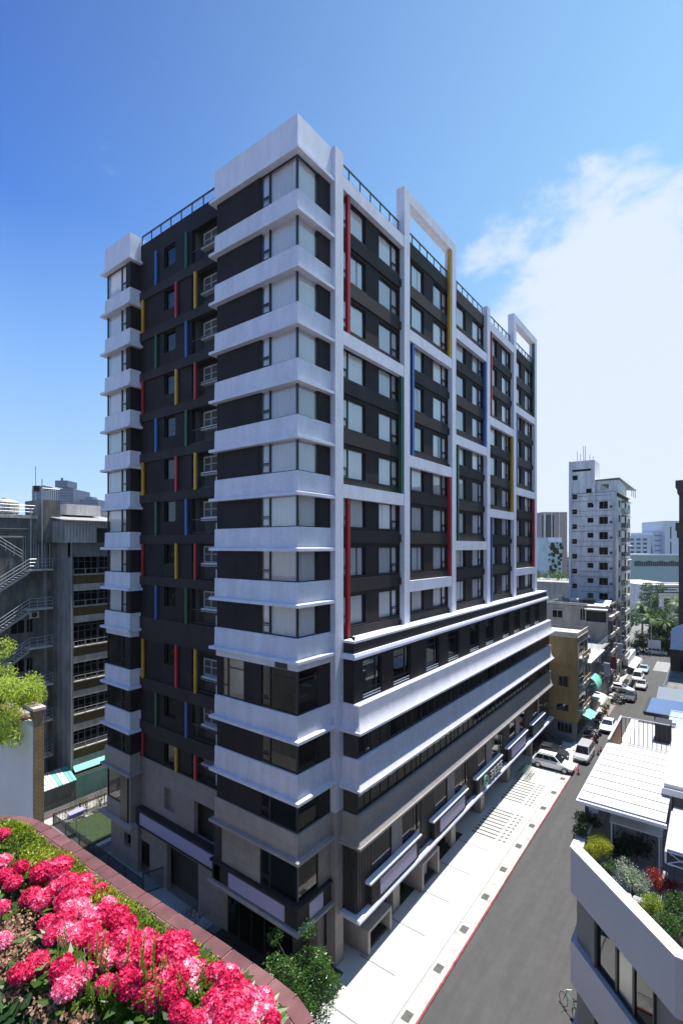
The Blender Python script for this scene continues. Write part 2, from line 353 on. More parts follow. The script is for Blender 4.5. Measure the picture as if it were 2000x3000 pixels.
MB().box(3.6, 45.9, .9, 1.0, 20.1, 49.2).build('room_partition', INNER, hotel)
# white pillars and beams
PL = [3.0] + [s + 7.62 for s in S]
TALL = {1: 53.1, 2: 53.1, 4: 53.1, 5: 53.1}
for i, x in enumerate(PL):
    top = TALL.get(i, 50.65)
    p = MB()
    if i == 0: p.box(x, x + .83, -.4, .3, 9.6, top); MB().box(x, x + .83, -.395, .3, 0, 9.6).build('pillar_foot', LSTONE, hotel)
    else:
        p.box(x, x + .83, -.4, .05 if top < 53 else .3, 20.12, top) if i < 5 else p.box(x, x + .83, -.4, .35, 20.12, top)
    p.build('pillar', WHITE, hotel)
def beam(j, z1, z0=None, d=.1):
    MB().box(S[j], S[j] + 7.62, -.38, d - .1 + .0, z0 or z1 - .85, z1).build('beam', WHITE, hotel)
for j in (0, 3):
    for z in (49.3, 39.55, 29.92): beam(j, z)
for j in (1, 4):
    for z in (42.62, 32.98, 23.35): beam(j, z)
    MB().box(S[j], S[j] + 7.62, -.4, .3, 52.25, 53.1).build('roof_frame_beam', WHITE, hotel)
for z in (45.7, 36.1, 26.5): beam(2, z)
def fin(x0, x1, y0, y1, z0, z1, m, nm):
    MB().box(x0, x1, y0, y1, z0, z1).build('accent_fin', m, hotel, label=nm + ' accent fin')
def lf(j, z0, z1, m, n): fin(S[j] + .58, S[j] + .86, -.32, -.1, z0, z1, m, n)
def rf(j, z0, z1, m, n): fin(S[j] + 7.28, S[j] + 7.615, -.34, -.1, z0, z1, m, n)
lf(0, 39.55, 48.45, RED, 'red'); rf(0, 29.92, 38.7, GRN, 'green'); lf(0, 20.14, 29.07, RED, 'red')
rf(1, 42.62, 52.25, YEL, 'yellow'); lf(1, 32.98, 41.77, BLU, 'blue'); rf(1, 23.35, 32.13, RED, 'red')
rf(2, 36.1, 44.85, BLU, 'blue'); lf(2, 26.5, 35.25, GRN, 'green')
lf(3, 39.55, 48.45, RED, 'red'); rf(3, 29.92, 38.7, YEL, 'yellow'); lf(3, 20.14, 29.07, BLU, 'blue')
rf(4, 42.62, 52.25, GRN, 'green'); lf(4, 32.98, 41.77, BLU, 'blue'); rf(4, 23.35, 32.13, RED, 'red')
# roof rails
def rail(x0, x1, y, z0, z1, axis='x', step=1.25):
    r = MB(); g = MB(); n = max(1, round((x1 - x0) / step))
    def bx(a0, a1, b0, b1, c0, c1, M=r): M.box(a0, a1, b0, b1, c0, c1) if axis == 'x' else M.box(b0, b1, a0, a1, c0, c1)
    bx(x0, x1, y - .04, y + .04, z1 - .09, z1); bx(x0, x1, y - .03, y + .03, z0, z0 + .05)
    for i in range(n + 1):
        x = x0 + (x1 - x0) * i / n; bx(x - .035, x + .035, y - .03, y + .03, z0, z1 - .09)
    o = r.build('roof_railing', METAL, hotel)
    bx(x0, x1, y - .006, y + .006, z0 + .05, z1 - .09, g); g.build('pane', GLASS, o)
for s in S: rail(s + .02, s + 7.6, .12, 49.74, 50.62)
rail(7.2, 17.55, .98, 49.95, 50.8, 'y')
rail(3.9, 45.8, 20.9, 49.8, 50.6)
# small-pane corner windows ---------------------------------------------------
def corner_window(H, curtain=True, seed=0, transom=None, lw=3.0, rw=1.82):
    f = MB()
    f.box(0.02, .14, .02, .14, 0, H)                         # corner post
    for z in (0, H - .06): f.box(.03, .12, .14, lw, z, z + .06).box(.14, rw, .03, .12, z, z + .06)
    f.box(.03, .12, lw - .06, lw, .06, H - .06).box(.03, .12, 2.2, 2.32, .06, H - .06).box(rw - .05, rw, .03, .12, .06, H - .06)
    f.box(.03, .12, 2.32, lw - .06, .6, .68)
    f.box(.0, .04, 2.34, 2.9, .08, .13).box(.0, .04, 2.34, 2.9, .5, .55)
    if transom: f.box(.03, .12, .14, 2.2, transom, transom + .05).box(.14, rw, .03, .12, transom, transom + .05)
    g = MB().add([(.08, .14, .06), (.08, lw - .06, .06), (.08, lw - .06, H - .06), (.08, .14, H - .06)], [(0, 1, 2, 3)]).add([(.14, .08, .06), (rw - .05, .08, .06), (rw - .05, .08, H - .06), (.14, .08, H - .06)], [(0, 1, 2, 3)])
    c = None
    if curtain:
        c = MB(); a = curtain_mesh(lw - .3, H - .06, seed=seed); b = curtain_mesh(rw - .3, H - .06, seed=seed + 9)
        c.add([(y + .27, x + .24, z + .03) for x, y, z in a.v], a.f); c.add([(x + .26, y + .25, z + .03) for x, y, z in b.v], b.f)
        c = c.mesh('curtain', CURT, True)
    return f.mesh('corner_window', FRAME), g.mesh('pane', GLASS if curtain else DGLASS), c
CW = [corner_window(1.95 + .09, seed=s) for s in range(3)]
def lblock_window(H, curtain=True, seed=0):                  # far corner: window runs toward the corner at y=21.25
    f = MB(); y0, y1 = 18.28, 21.2
    f.box(.02, .14, y1 - .1, y1, 0, H)
    for z in (0, H - .06): f.box(.03, .12, y0, y1 - .1, z, z + .06)
    f.box(.03, .12, y0, y0 + .06, .06, H - .06).box(.03, .12, y0 + .62, y0 + .74, .06, H - .06).box(.03, .12, y0 + .06, y0 + .62, .6, .68)
    f.v = [(x, y - 18.28, z) for x, y, z in f.v]
    g = MB().add([(.08, .06, .06), (.08, 2.82, .06), (.08, 2.82, H - .06), (.08, .06, H - .06)], [(0, 1, 2, 3)])
    c = None
    if curtain:
        a = curtain_mesh(2.8, H - .06, seed=seed); c = MB().add([(y + .27, x + .06, z + .03) for x, y, z in a.v], a.f).mesh('curtain', CURT, True)
    return f.mesh('corner_window', FRAME), g.mesh('pane', GLASS if curtain else DGLASS), c
LW = [lblock_window(2.04, seed=s) for s in range(2)]
for k, (b, t) in enumerate(ROWS):
    put_window('corner_window', CW[k % 3], hotel, (0, 0, b - .09)); put_window('corner_window', LW[k % 2], hotel, (0, 18.28, b - .09))
for (b, t) in ((16.3, 18.85), (12.95, 14.8), (9.6, 11.35)):
    put_window('corner_window', corner_window(t - b, False, transom=(t - b) * .78 if t > 18 else None), hotel, (0, 0, b))
    put_window('corner_window', lblock_window(t - b, t < 0), hotel, (0, 18.28, b))
f = MB().box(.03, .12, 4.5, 6.6, 16.3, 16.36).box(.03, .12, 4.5, 6.6, 18.79, 18.85).box(.03, .12, 4.5, 4.56, 16.36, 18.79).box(.03, .12, 6.54, 6.6, 16.36, 18.79).box(.03, .12, 6.0, 6.1, 16.36, 18.79).box(.03, .12, 4.56, 6, 18.2, 18.26).box(.03, .12, 6.1, 6.54, 17.0, 17.07)
o = f.build('window', FRAME, hotel); MB().add([(.08, 4.56, 16.36), (.08, 6.54, 16.36), (.08, 6.54, 18.79), (.08, 4.56, 18.79)], [(0, 1, 2, 3)]).build('pane', GLASS, o)
MB().box(.9, .95, 4.4, 7, 16.3, 18.8).build('blind', mat('grey_blind', (.3, .3, .3), .8), hotel)
MB().box(.3, 3.3, .3, 6.9, 16.0, 16.3).box(.3, 3.3, .3, 6.9, 12.5, 12.9).box(.3, 3.3, .3, 6.9, 9.2, 9.5).box(.3, 3.3, .3, 7, 5, 5.4).parts('floor_slab', INNER, hotel)
dk = mat('pale_desk', (.7, .7, .7), .5)
for z in (16.3,): MB().box(.9, 1.5, .5, 1.2, z + .75, z + .8).box(1.2, 1.6, .3, .8, z + 1.35, z + 1.4).parts('desk', dk, hotel)
# recess between the corner blocks -------------------------------------------
RR = [(46.1 - K * k, 48.62 - K * k) for k in range(9)] + [(15.66, 18.7), (12.25, 14.75), (9.5, 11.2)]
rw = MB(); sp_ = MB(); bb = MB()
rw.box(.84, 1.15, 7.1, 17.6, 48.62, 49.95)
for i, (b, t) in enumerate(RR):
    wt = t - 1.55 if i < 9 else t - 1.6
    rw.box(.84, 1.15, 10.95, 12.9, b, t).box(.84, 1.15, 14.35, 17.6, b, t).box(.84, 1.15, 12.9, 14.35, b, wt)
    nb = b - .68 if i < 8 else [19.78 - 1.08, 14.75, 11.2, 9.5][i - 8]
    sp_.box(.70, 1.15, 7.1, 17.6, (RR[i + 1][1] if i < 11 else b), b) if i < 11 else None
    # stair/bath window
    f = MB().box(1.0, 1.08, 12.9, 14.35, wt, wt + .05).box(1.0, 1.08, 12.9, 14.35, t - .05, t).box(1.0, 1.08, 12.9, 12.95, wt + .05, t - .05).box(1.0, 1.08, 14.3, 14.35, wt + .05, t - .05)
    o = f.build('stair_window', FRAME, hotel); MB().add([(1.04, 12.95, wt + .05), (1.04, 14.3, wt + .05), (1.04, 14.3, t - .05), (1.04, 12.95, t - .05)], [(0, 1, 2, 3)]).build('pane', DGLASS, o)
    # balcony
    bb.box(.9, 2.9, 7.1, 10.95, b - .25, b - .02)
    o = MB()
    o.box(.88, .93, 7.12, 10.93, b + 1.0, b + 1.06).box(.88, .93, 7.12, 10.93, b + .08, b + .12)
    for q in range(26): o.box(.895, .915, 7.14 + q * .15, 7.16 + q * .15, b + .12, b + 1.0)
    o.build('balcony_railing', METAL, hotel)
    f = MB()
    for y in (7.6, 8.5, 9.4, 10.2): f.box(1.38, 1.45, y, y + .08, b + 1.25, b + 2.25)
    f.box(1.38, 1.45, 7.6, 10.28, b + 1.17, b + 1.25).box(1.38, 1.45, 7.6, 10.28, b + 1.75, b + 1.8).box(1.38, 1.45, 7.6, 10.28, b + 2.25, b + 2.33).box(1.46, 2.42, 7.6, 10.28, b + .1, b + 2.4, 1)
    f.build('balcony_window', [mat('white_window_frame', (.34, .34, .36), .4), mat('dim_balcony_wall', (.05, .05, .055), .7)], hotel)
    MB().box(1.0, 1.37, 8.0, 10.1, b + .92, b + 1.15).box(1.0, 1.37, 7.6, 8.5, b + .05, b + .75).parts('condenser', mat('pale_plastic', (.6, .61, .63), .5), hotel)
sp_.box(.7, 1.15, 7.1, 17.6, 9.4, 9.5)
rw.parts('recess_wall', DARK, hotel); sp_.build('spandrel', DARK2, hotel); bb.parts('balcony_floor', DARK2, hotel)
MB().box(2.42, 2.6, 7.0, 17.6, 9, 49).box(1.15, 2.42, 10.95, 11.1, 9, 49).parts('recess_wall', mat('dim_grey_wall', (.10, .098, .10), .8), hotel)
# pale stair flights glimpsed through the small windows
for i, (b, t) in enumerate(RR): MB().add([(1.5, 12.9, t - .1), (1.5, 13.0, t - 0.0), (1.5, 14.35, t - .75), (1.5, 14.35, t - 1.0), (1.7, 12.9, t - .1), (1.7, 13.0, t), (1.7, 14.35, t - .75), (1.7, 14.35, t - 1.)], [(0, 1, 2, 3), (4, 5, 6, 7), (0, 1, 5, 4), (1, 2, 6, 5), (2, 3, 7, 6), (3, 0, 4, 7)]).build('stair_flight', mat('stair_plaster', (.35, .34, .33), .7), hotel)
CYC = [[('B', BLU, 'blue'), ('D', GRN, 'green')], [('A', YEL, 'yellow'), ('C', RED, 'red'), ('E', YEL, 'yellow')], [('B', GRN, 'green'), ('D', BLU, 'blue')], [('A', RED, 'red'), ('C', YEL, 'yellow'), ('E', RED, 'red')]]
VP = {'A': 17.05, 'B': 15.2, 'C': 12.62, 'D': 11.39, 'E': 10.35}
for i, (b, t) in enumerate(RR):
    for c, m, n in CYC[i % 4]: fin(.64, .78, VP[c] - .11, VP[c] + .11, b - .06, t + .02, m, n)
# lower stone part of the recess and corner blocks ----------------------------
st = MB()
zc = 9.6
def wall_u(u0, u1, holes, v0, v1, z0, z1, mb):               # wall with rectangular holes in the v-z plane
    vs = sorted({v0, v1, *[h[0] for h in holes], *[h[1] for h in holes]}); zs = sorted({z0, z1, *[h[2] for h in holes], *[h[3] for h in holes]})
    for a, b in zip(vs, vs[1:]):
        run = None
        for c, d in zip(zs, zs[1:]):
            hole = any(h[0] <= a + 1e-6 and b <= h[1] + 1e-6 and h[2] <= c + 1e-6 and d <= h[3] + 1e-6 for h in holes)
            if not hole: run = (run[0], d) if run else (c, d)
            if hole or d == zs[-1]:
                if run: mb.box(u0, u1, a, b, run[0], run[1])
                run = None
wall_u(.84, 1.2, [(13.0, 14.35, 6.1, 7.75), (7.1, 10.7, 5.3, 7.85), (16.3, 17.6, 0, 2.65), (10.2, 14.0, 0, 3.5)], 7.1, 17.6, 0, 9.4, st)
st.box(1.2, 1.25, 12.8, 14.5, 6, 7.9)
wall_u(0, .84, [(18.9, 21.25, 5.35, 8.0)], 17.6, 21.25, 4.0, 8.0, st)
wall_u(.6, .95, [(18.6, 19.6, 1.6, 2.65)], 17.6, 21.7, 0, 4.0, st)
st.box(0, .3, 3.07, 6.65, 5.3, 8.0).box(1.86, 3.0, 0, .3, 5.3, 8.0)
st.box(3.0, 9, 14.0, 14.2, 0, 3.5).box(1.2, 6, 10.0, 10.2, 0, 3.5)
st.box(2.4, 3.0, .5, 1.2, 0, 4)
st.parts('stone_wall', GSTONE, hotel)
MB().box(.95, 1.6, 17.7, 21.1, 3.5, 4).box(1.2, 6, 10.2, 17.6, 3.5, 3.8).box(.3, 3, .3, 7, 3.7, 3.98).parts('soffit', INNER, hotel)
MB().box(6, 6.2, 10.2, 17, 0, 3.5).box(1.25, 3, 7.1, 7.3, 0, 9).box(1.3, 3, 16.2, 17.6, 0, .05).parts('inner_wall', mat('grey_plaster', (.22, .21, .21), .8), hotel)  # inner walls in a mid-grey plaster
MB().box(-.12, .6, 17.87, 18.92, 3.9, 7.85).box(-.14, .5, 6.65, 7.25, 3.99, 8.0).parts('dark_fin_wall', METAL, hotel)
MB().sweep([(-.3, 3.9), (.34, 3.9), (.34, 4.02), (.1, 4.2), (-.3, 4.2)], [(.6, 21.7), (0, 21.7), (0, 17.35), (.6, 17.35)]).build('ledge', LSTONE, hotel)
put_window('corner_window', lblock_window(2.6, False), hotel, (0, 18.28, 5.36))
MB().box(1.22, 1.3, 19, 21.2, 5.3, 8).build('back_panel', INNER, hotel)
# sign ledge round the corner
cp2 = [(.9, 7.3), (-.02, 7.3), (-.02, 0), (2.95, 0)]
MB().sweep([(-.1, 4.2), (.12, 4.2), (.12, 5.3), (.24, 5.34), (.24, 5.48), (-.1, 5.5)], cp2).build('sign_box', DARK2, hotel)
MB().sweep([(-.1, 3.98), (.36, 3.98), (.36, 4.12), (.3, 4.18), (-.1, 4.19)], cp2).build('ledge', LSTONE, hotel)
MB().box(-.20, -.14, .85, 5.75, 4.28, 5.22).build('sign_board', LILAC, hotel)
MB().box(.85, 2.1, -.18, -.12, 4.28, 5.22).build('sign_board', LILAC, hotel)
put_window('corner_window', corner_window(2.45, False, lw=3.05, rw=1.86), hotel, (0, 0, 5.52))
MB().box(.3, .84, 7.3, 17.35, 4.1, 5.45).build('sign_box', DARK2, hotel)
MB().box(.24, .3, 7.6, 16.7, 4.35, 5.25).build('sign_board', LILAC, hotel)
o = MB(); 
for q in range(6): o.box(.92, 1.0, 1.2 + q * 1.2, 1.28 + q * 1.2, .15, 3.7)
o.box(.92, 1.0, 1.2, 7.28, .1, .15).box(.92, 1.0, 1.2, 7.28, 3.7, 3.75).box(1, 2.4, 1.2, 1.28, .1, 3.7)
o = o.build('lobby_window', FRAME, hotel); MB().box(.95, .97, 1.2, 7.2, .15, 3.7).build('pane', DGLASS, o)
MB().box(2.0, 2.1, 1.2, 7.3, 0, 3.7).parts('inner_wall', mat('lobby_wall', (.16, .15, .15), .7), hotel)
# podium along the street ------------------------------------------------------
PE = 48.0
MB().sweep([(-1.3, 19.98), (.02, 19.98), (.02, 20.12), (-1.3, 20.12)], [(3.83, -.4), (3.83, -1.22), (47.6, -1.22), (47.6, 2)]).build('coping', WHITE2, hotel)
MB().sweep([(-.3, 19.34), (-.02, 19.34), (-.02, 19.98), (-.3, 19.98)], [(3.83, -.4), (3.83, -1.22), (47.6, -1.22), (47.6, 2)]).build('spandrel', DARK2, hotel)
MB().sweep([(-.3, 19.0), (.2, 19.0), (.2, 19.16), (.14, 19.34), (-.3, 19.34)], [(3.83, -.1), (3.83, -1.22), (47.7, -1.22), (47.7, 2)]).build('band', WHITE2, hotel)
MB().box(3.9, 47.5, -1.1, 2, 19.5, 19.9).build('roof_slab', ROOFG, hotel)
pp = [(3.83, .0), (3.83, -1.55), (PE, -1.55), (PE, 3)]
for (t, b) in ((16.25, 14.55), (12.9, 11.05), (9.45, 7.6)):
    MB().sweep([(-.4, b), (.44, b), (.44, b + .15), (.40, b + .18)] + [(.1 + .27 * (1 - q / 9) ** 2.2, b + .19 + .85 * q / 9) for q in range(10)] + [(.1, t - .05), (.06, t), (-.4, t)], pp).build('band', WHITE if t > 10 else LSTONE, hotel)  # foot of each band flared to catch sun and make a bright gradient
# upper podium storey with its windows
UW = [(4.78, 7.0), (8.5, 10.9), (13.4, 15.6), (17.3, 19.5), (21.9, 24.1), (25.8, 28.0), (30.6, 32.6), (34.3, 36.3), (38.3, 40.3), (42.1, 44.1)]
ww = MB(); xs = [3.83] + [x for p in UW for x in p] + [47.6]
for q in range(0, len(xs), 2): ww.box(xs[q], xs[q + 1], -1.22, -.9, 16.2, 19.05)
for a, b in UW: ww.box(a, b, -1.2, -.9, 18.75, 19.05)
ww.box(3.84, 4.1, -.9, .0, 16.2, 19.05).box(47.3, 47.6, -.9, 3, 16.2, 19.05)
ww.build('podium_wall', DARK, hotel)
RAILM = mat('lit_rail', (.75, .76, .78), .35)  # near-white stands for the lit stripe low in the podium windows
def podium_window(a, b):
    w_ = b - a; f = MB(); H = 2.5
    f.box(0, w_, 0, .08, 0, .06).box(0, w_, 0, .08, H - .06, H).box(0, .06, 0, .08, .06, H - .06).box(w_ - .06, w_, 0, .08, .06, H - .06)
    f.box(w_ * .72, w_ * .72 + .07, 0, .08, .06, H - .06).box(.06, w_ * .72, 0, .08, H - .55, H - .49).box(.06, w_ - .06, 0, .08, .55, .6)
    o = f.build('podium_window', FRAME, hotel, loc=(a, -1.1, 16.25))
    MB().add([(.06, .05, .06), (w_ - .06, .05, .06), (w_ - .06, .05, H - .06), (.06, .05, H - .06)], [(0, 1, 2, 3)]).build('pane', DGLASS, o)
    MB().box(.1, w_ - .1, -.1, -.06, .30, .35).box(.1, w_ - .1, -.1, -.06, .12, .17).build('guard_rail', RAILM, o)
for a, b in UW: podium_window(a, b)
for q, (a, b) in enumerate(UW):
    if q in (0, 2, 3, 5, 6): MB().box(a + .3, b - .2, -.5, -.46, 16.3, 18.7).build('blind', mat('grey_blind', (.3, .3, .3), .8), hotel)
# two ribbon storeys
rb = MB()
for zb, zt in ((12.9, 14.56), (9.45, 11.06)):
    rb.box(3.84, PE - .05, -1.0, -.9, zb - .1, zt + .1).box(3.86, 4.0, -1.42, 0, zb - .05, zt + .05).box(PE - .2, PE - .05, -1.42, 3, zb - .05, zt + .05)
    n = 23; x = 4.0
    ribw = MB(); H = zt - zb
    i = 0
    while x < PE - 1.2:
        wd = [1.45, 2.2, 2.2, .9][i % 4]; x1 = min(x + wd, PE - .25); i += 1
        f = MB().box(x, x + .06, -1.40, -1.33, zb, zt).box(x1 - .06, x1, -1.40, -1.33, zb, zt).box(x + .06, x1 - .06, -1.40, -1.33, zb, zb + .05).box(x + .06, x1 - .06, -1.40, -1.33, zt - .05, zt)
        if wd > 1: f.box((x + x1) / 2, (x + x1) / 2 + .05, -1.39, -1.34, zb + .05, zt - .05)
        o = f.build('ribbon_window', FRAME, hotel)
        MB().add([(x + .06, -1.36, zb + .05), (x1 - .06, -1.36, zb + .05), (x1 - .06, -1.36, zt - .05), (x + .06, -1.36, zt - .05)], [(0, 1, 2, 3)]).build('pane', DGLASS, o)
        x = x1
rb.parts('room_partition', INNER, hotel)
fr = mat('frosted_panel', (.30, .37, .38), .3)
MB().box(9.3, 10.9, -1.30, -1.25, 9.5, 11).build('frosted_blind', fr, hotel)
for q in range(9): MB().box(6 + q * 4.7, 6 + q * 4.7 + 1.2, -1.2, -1.16, 12.95 if q % 2 else 9.5, 14.5 if q % 2 else 11).build('blind', mat('dim_blind', (.09, .085, .08), .8), hotel)
# lowest podium storey: louvres, glass, pale stone
LV = [(3.84, 5.39), (12.2, 14.46), (21.1, 23.3), (30.0, 32.1), (37.6, 40.5)]
STN = [(7.9, 9.3), (16.68, 18.05), (25.3, 26.84), (34.07, 35.4), (42.6, 43.2)]
GLS = [(5.5, 7.9), (9.3, 12.1), (14.46, 16.68), (18.09, 21.0), (23.3, 25.27), (26.84, 29.9), (32.1, 34.07), (35.4, 37.5), (40.6, 42.55), (43.25, 45.4), (45.5, 47.6)]
LVM = mat('louvre_bronze', (.045, .042, .043), .45, .15)
for a, b in LV:
    lv = MB(); lv.box(a, b, -1.3, -1.2, 3.35, 7.6); n = int((b - a) / .17)
    for q in range(n): x = a + (b - a) * (q + .5) / n; lv.box(x - .04, x + .04, -1.45, -1.3, 3.36, 7.6)
    lv.build('louvre_screen', LVM, hotel)
lv = MB(); lv.box(3.86, 4.0, -1.2, -.1, 3.35, 7.6)
for q in range(7): lv.box(3.76, 3.86, -1.35 + q * .18, -1.28 + q * .18, 3.36, 7.6)
lv.build('louvre_screen', LVM, hotel); MB().box(47.7, PE, -1.4, 3, 3.3, 7.6).build('end_wall', LVM, hotel)
s_ = MB()
for a, b in STN: s_.box(a, b, -1.46, -1.2, 4.6, 7.6)
s_.parts('stone_panel', LSTONE, hotel)
MB().box(4, 47.7, -.95, -.85, 3.4, 7.6).box(4, 47.7, -1.4, -.9, 3.3, 3.45).build('room_partition', INNER, hotel)
for a, b in GLS:
    f = MB().box(a, a + .07, -1.42, -1.34, 3.5, 7.6).box(b - .07, b, -1.42, -1.34, 3.5, 7.6).box(a + .07, b - .07, -1.42, -1.34, 7.5, 7.58).box(a + .07, b - .07, -1.42, -1.34, 5.0, 5.08)
    if b - a > 2.5: f.box(a + (b - a) * .62, a + (b - a) * .62 + .06, -1.41, -1.35, 5.08, 7.5).box(a + (b - a) * .8, a + (b - a) * .8 + .06, -1.46, -1.35, 5.08, 7.5)
    o = f.build('shop_window', FRAME, hotel); MB().add([(a + .07, -1.38, 3.5), (b - .07, -1.38, 3.5), (b - .07, -1.38, 7.5), (a + .07, -1.38, 7.5)], [(0, 1, 2, 3)]).build('pane', DGLASS, o)
# sign ledges
SG = [(4.66, 11.4), (13.33, 20.0), (21.9, 28.7), (30.4, 37.2), (38.95, 44.5)]
for q, (a, b) in enumerate(SG):
    o = MB().sweep([(0, 4.82), (.42, 4.82), (.42, 4.94), (.05, 5.02), (0, 5.02)], [(a, -1.48), (b, -1.48)]).build('sign_ledge', WHITE2, hotel)
    MB().box(a + .3, b - .2, -1.8, -1.48, 3.45, 4.75).build('sign_box', DARK2, o)
    if q not in (2, 4): MB().box(a + 1.2, b - .75, -1.86, -1.8, 3.62, 4.62).build('sign_board', LILAC, o)
MB().sweep([(-.8, 3.12), (.42, 3.12), (.42, 3.22), (.36, 3.34), (-.8, 3.36)], [(3.83, -.3), (3.83, -1.5), (PE, -1.5), (PE, 3)]).build('ledge', WHITE2, hotel)
MB().box(39.3, 44.2, -1.86, -1.8, 3.62, 4.62).build('sign_board', mat('dark_teal_board', (.03, .07, .07), .4), hotel)
# ground floor set-back wall, columns, portals
gf = MB().box(3.6, 45, 1.1, 1.3, 0, 3.2)
gf.build('shopfront_wall', mat('dim_shopfront', (.025, .025, .027), .5), hotel)  # shade under the podium is put into this near-black wall colour
cols = MB()
for x in (3.2,): pass
for q, x in enumerate((9.0, 13.2, 18.6, 25.3, 33.0, 41.5)):
    MB().box(x, x + .9, -.9, -.3, 0, 3.15).build('stone_column', LSTONE, hotel)
for a in (4.9, 12.1):
    MB().box(a, a + .25, -1.55, .6, 0, 1.5 if a < 10 else 2.0).box(a + 2.6, a + 2.85, -1.55, .6, 0, 1.5 if a < 10 else 2.0).box(a, a + 2.85, -1.55, .6, 1.5 if a < 10 else 2.0, 1.7 if a < 10 else 2.2).box(a + .25, a + 2.6, -1.3, .5, .0, .3, 1).build('ramp_portal', [LSTONE, METAL], hotel)
# circular logo sign with raised lettering on the third ledge
SGN = mat('sign_letter_white', (.42, .46, .45), .4); SGG = mat('sign_emblem_green', (.12, .38, .32), .4)
MB().box(22.6, 28.2, -1.84, -1.79, 3.5, 4.7).build('sign_board', mat('black_sign_board', (.02, .025, .025), .5), hotel)
cx, cz = 24.0, 4.1
for r0, r1, a0, a1 in ((.40, .50, 0, 6.283), (.14, .24, .5, 5.0)):
    n = 28; em = MB()
    for q in range(n):
        t0 = a0 + (a1 - a0) * q / n; t1 = a0 + (a1 - a0) * (q + 1) / n
        P = [(cx + r * math.cos(t), y, cz + r * math.sin(t)) for y in (-1.96, -1.85) for r, t in ((r0, t0), (r1, t0), (r1, t1), (r0, t1))]
        em.add(P, [(0, 1, 2, 3), (4, 5, 6, 7), (0, 1, 5, 4), (2, 3, 7, 6), (0, 3, 7, 4), (1, 2, 6, 5)])
    em.build('sign_emblem', SGG, hotel)
lt = MB(); rr = random.Random(3)
for i in range(4):                                       # four character-like signs built from strokes
    x0 = 25.25 + i * .85; z0 = 3.72
    for _ in range(3): zz = z0 + .08 + _ * .3; lt.box(x0, x0 + .62, -1.93, -1.84, zz, zz + .07)
    lt.box(x0 + .28, x0 + .35, -1.94, -1.83, z0, z0 + .82)
    if i % 2: lt.box(x0 + .02, x0 + .09, -1.94, -1.83, z0 + .1, z0 + .7)
    else: lt.box(x0 + .53, x0 + .60, -1.94, -1.83, z0 - .02, z0 + .4)
lt.build('sign_lettering', SGN, hotel)
# ------------------------------------------------------------------ ground, road, pavement
ASPH = mat('asphalt', (.062, .062, .064), .85, .16, 1.1, bump=.3, bscale=60, grime=.12, stretch=(.14, 1.3, 1))
PAVE = mat('pale_pavement', (.50, .495, .48), .75, .05, .5, bump=.05, bscale=30, grime=.04)
KERB = mat('worn_concrete', (.48, .46, .44), .85, .32, 3.2, grime=.22, bump=.1)
JOINT = mat('joint_strip', (.2, .2, .2), .8); REDP = mat('red_kerb_paint', (.24, .045, .055), .75, .45, 3., grime=.3)
GRATE = mat('iron_grate', (.07, .075, .07), .6, .3, 6.)
GRASS = mat('grass_ground', (.02, .04, .01), .9, .4, 3.)  # lawn shade is put into the dark green
g = MB(); g.box(-1500, 2500, -1500, 2500, -1.2, 0); g.build('ground', mat('city_ground', (.16, .16, .15), .9, .3, .05), kind='structure')
MB().box(-60, 111, -17, -6.0, .0, .004).box(111, 118, -80, 120, 0, .005).build('road', ASPH, kind='structure')
MB().box(-60, 49, -6.0, -5.02, 0, .09).build('kerb_strip', KERB, kind='structure')
MB().box(-60, 49, -4.98, 1.2, 0, .10).build('pavement', PAVE, kind='structure')
MB().box(-60, 49, -5.02, -4.98, 0, .06).build('kerb_joint', JOINT, kind='structure')
MB().box(-60, 15.5, -6.12, -6.0, 0, .094).box(28, 49, -6.12, -6.0, 0, .094).box(15.5, 28, -6.1, -6.04, 0, .092).build('red_kerb_line', REDP, kind='structure')
jm = MB()
for u in [x * 3.83 + .85 for x in range(-3, 12)]:
    if 22 < u < 27.5 or 29.5 < u < 35: continue
    jm.box(u, u + .11, -3.6, -1.0, .1, .104)
jm.build('paving_joint', JOINT, kind='structure')
gr0 = None; n = 0
for u0, u1 in ((22.0, 28.0), (29.6, 35.2)):
    c = int((u1 - u0) / .62)
    for q in range(c):
        u = u0 + q * .62; v = -1.35 - .0 * q
        if not gr0: gr0 = MB().box(0, .2, -2.15, 0, 0, .008).build('drain_grate', GRATE, None, loc=(u, v, .1), label='long narrow grey slot drain across the pale pavement, one of two rows', cat='drain', group='slot drains across the pavement')
        else: dup(gr0, None, (u, v, .1))
        n += 1
sq0 = None
for u0, u1 in ((22.0, 28.0), (29.6, 35.2)):
    c = int((u1 - u0) / .62)
    for q in range(c):
        for r in range(2):
            loc = (u0 + q * .62, -3.75 - r * .32 if r == 0 else -4.15, .1)
            if not sq0: sq0 = MB().box(0, .26, -.2, 0, 0, .008).build('paving_stud', GRATE, None, loc=loc, label='small square grey stud set in the pale pavement beyond the slot drains', cat='paving stud', group='square studs beside the slot drains')
            else: dup(sq0, None, loc)
cv = MB()
for a in range(5):
    for b in range(4): cv.box(-.3 + a * .13, -.3 + a * .13 + .05, -.2 + b * .1, -.2 + b * .1 + .06, .0, .012)
cv.box(-.33, .33, -.24, .24, 0, .006)
names = ['first', 'second', 'third', 'fourth', 'fifth', 'sixth', 'seventh', 'eighth', 'ninth', 'tenth', 'eleventh']
cme = cv.mesh('drain_cover', GRATE)
for q in range(11):
    link('drain_cover', cme, None, (2.95 + 3.87 * q, -5.45, .09), 0, names[q] + ' small iron drain cover along the kerb counting from the nearest', 'drain cover', 'drain covers along the kerb')
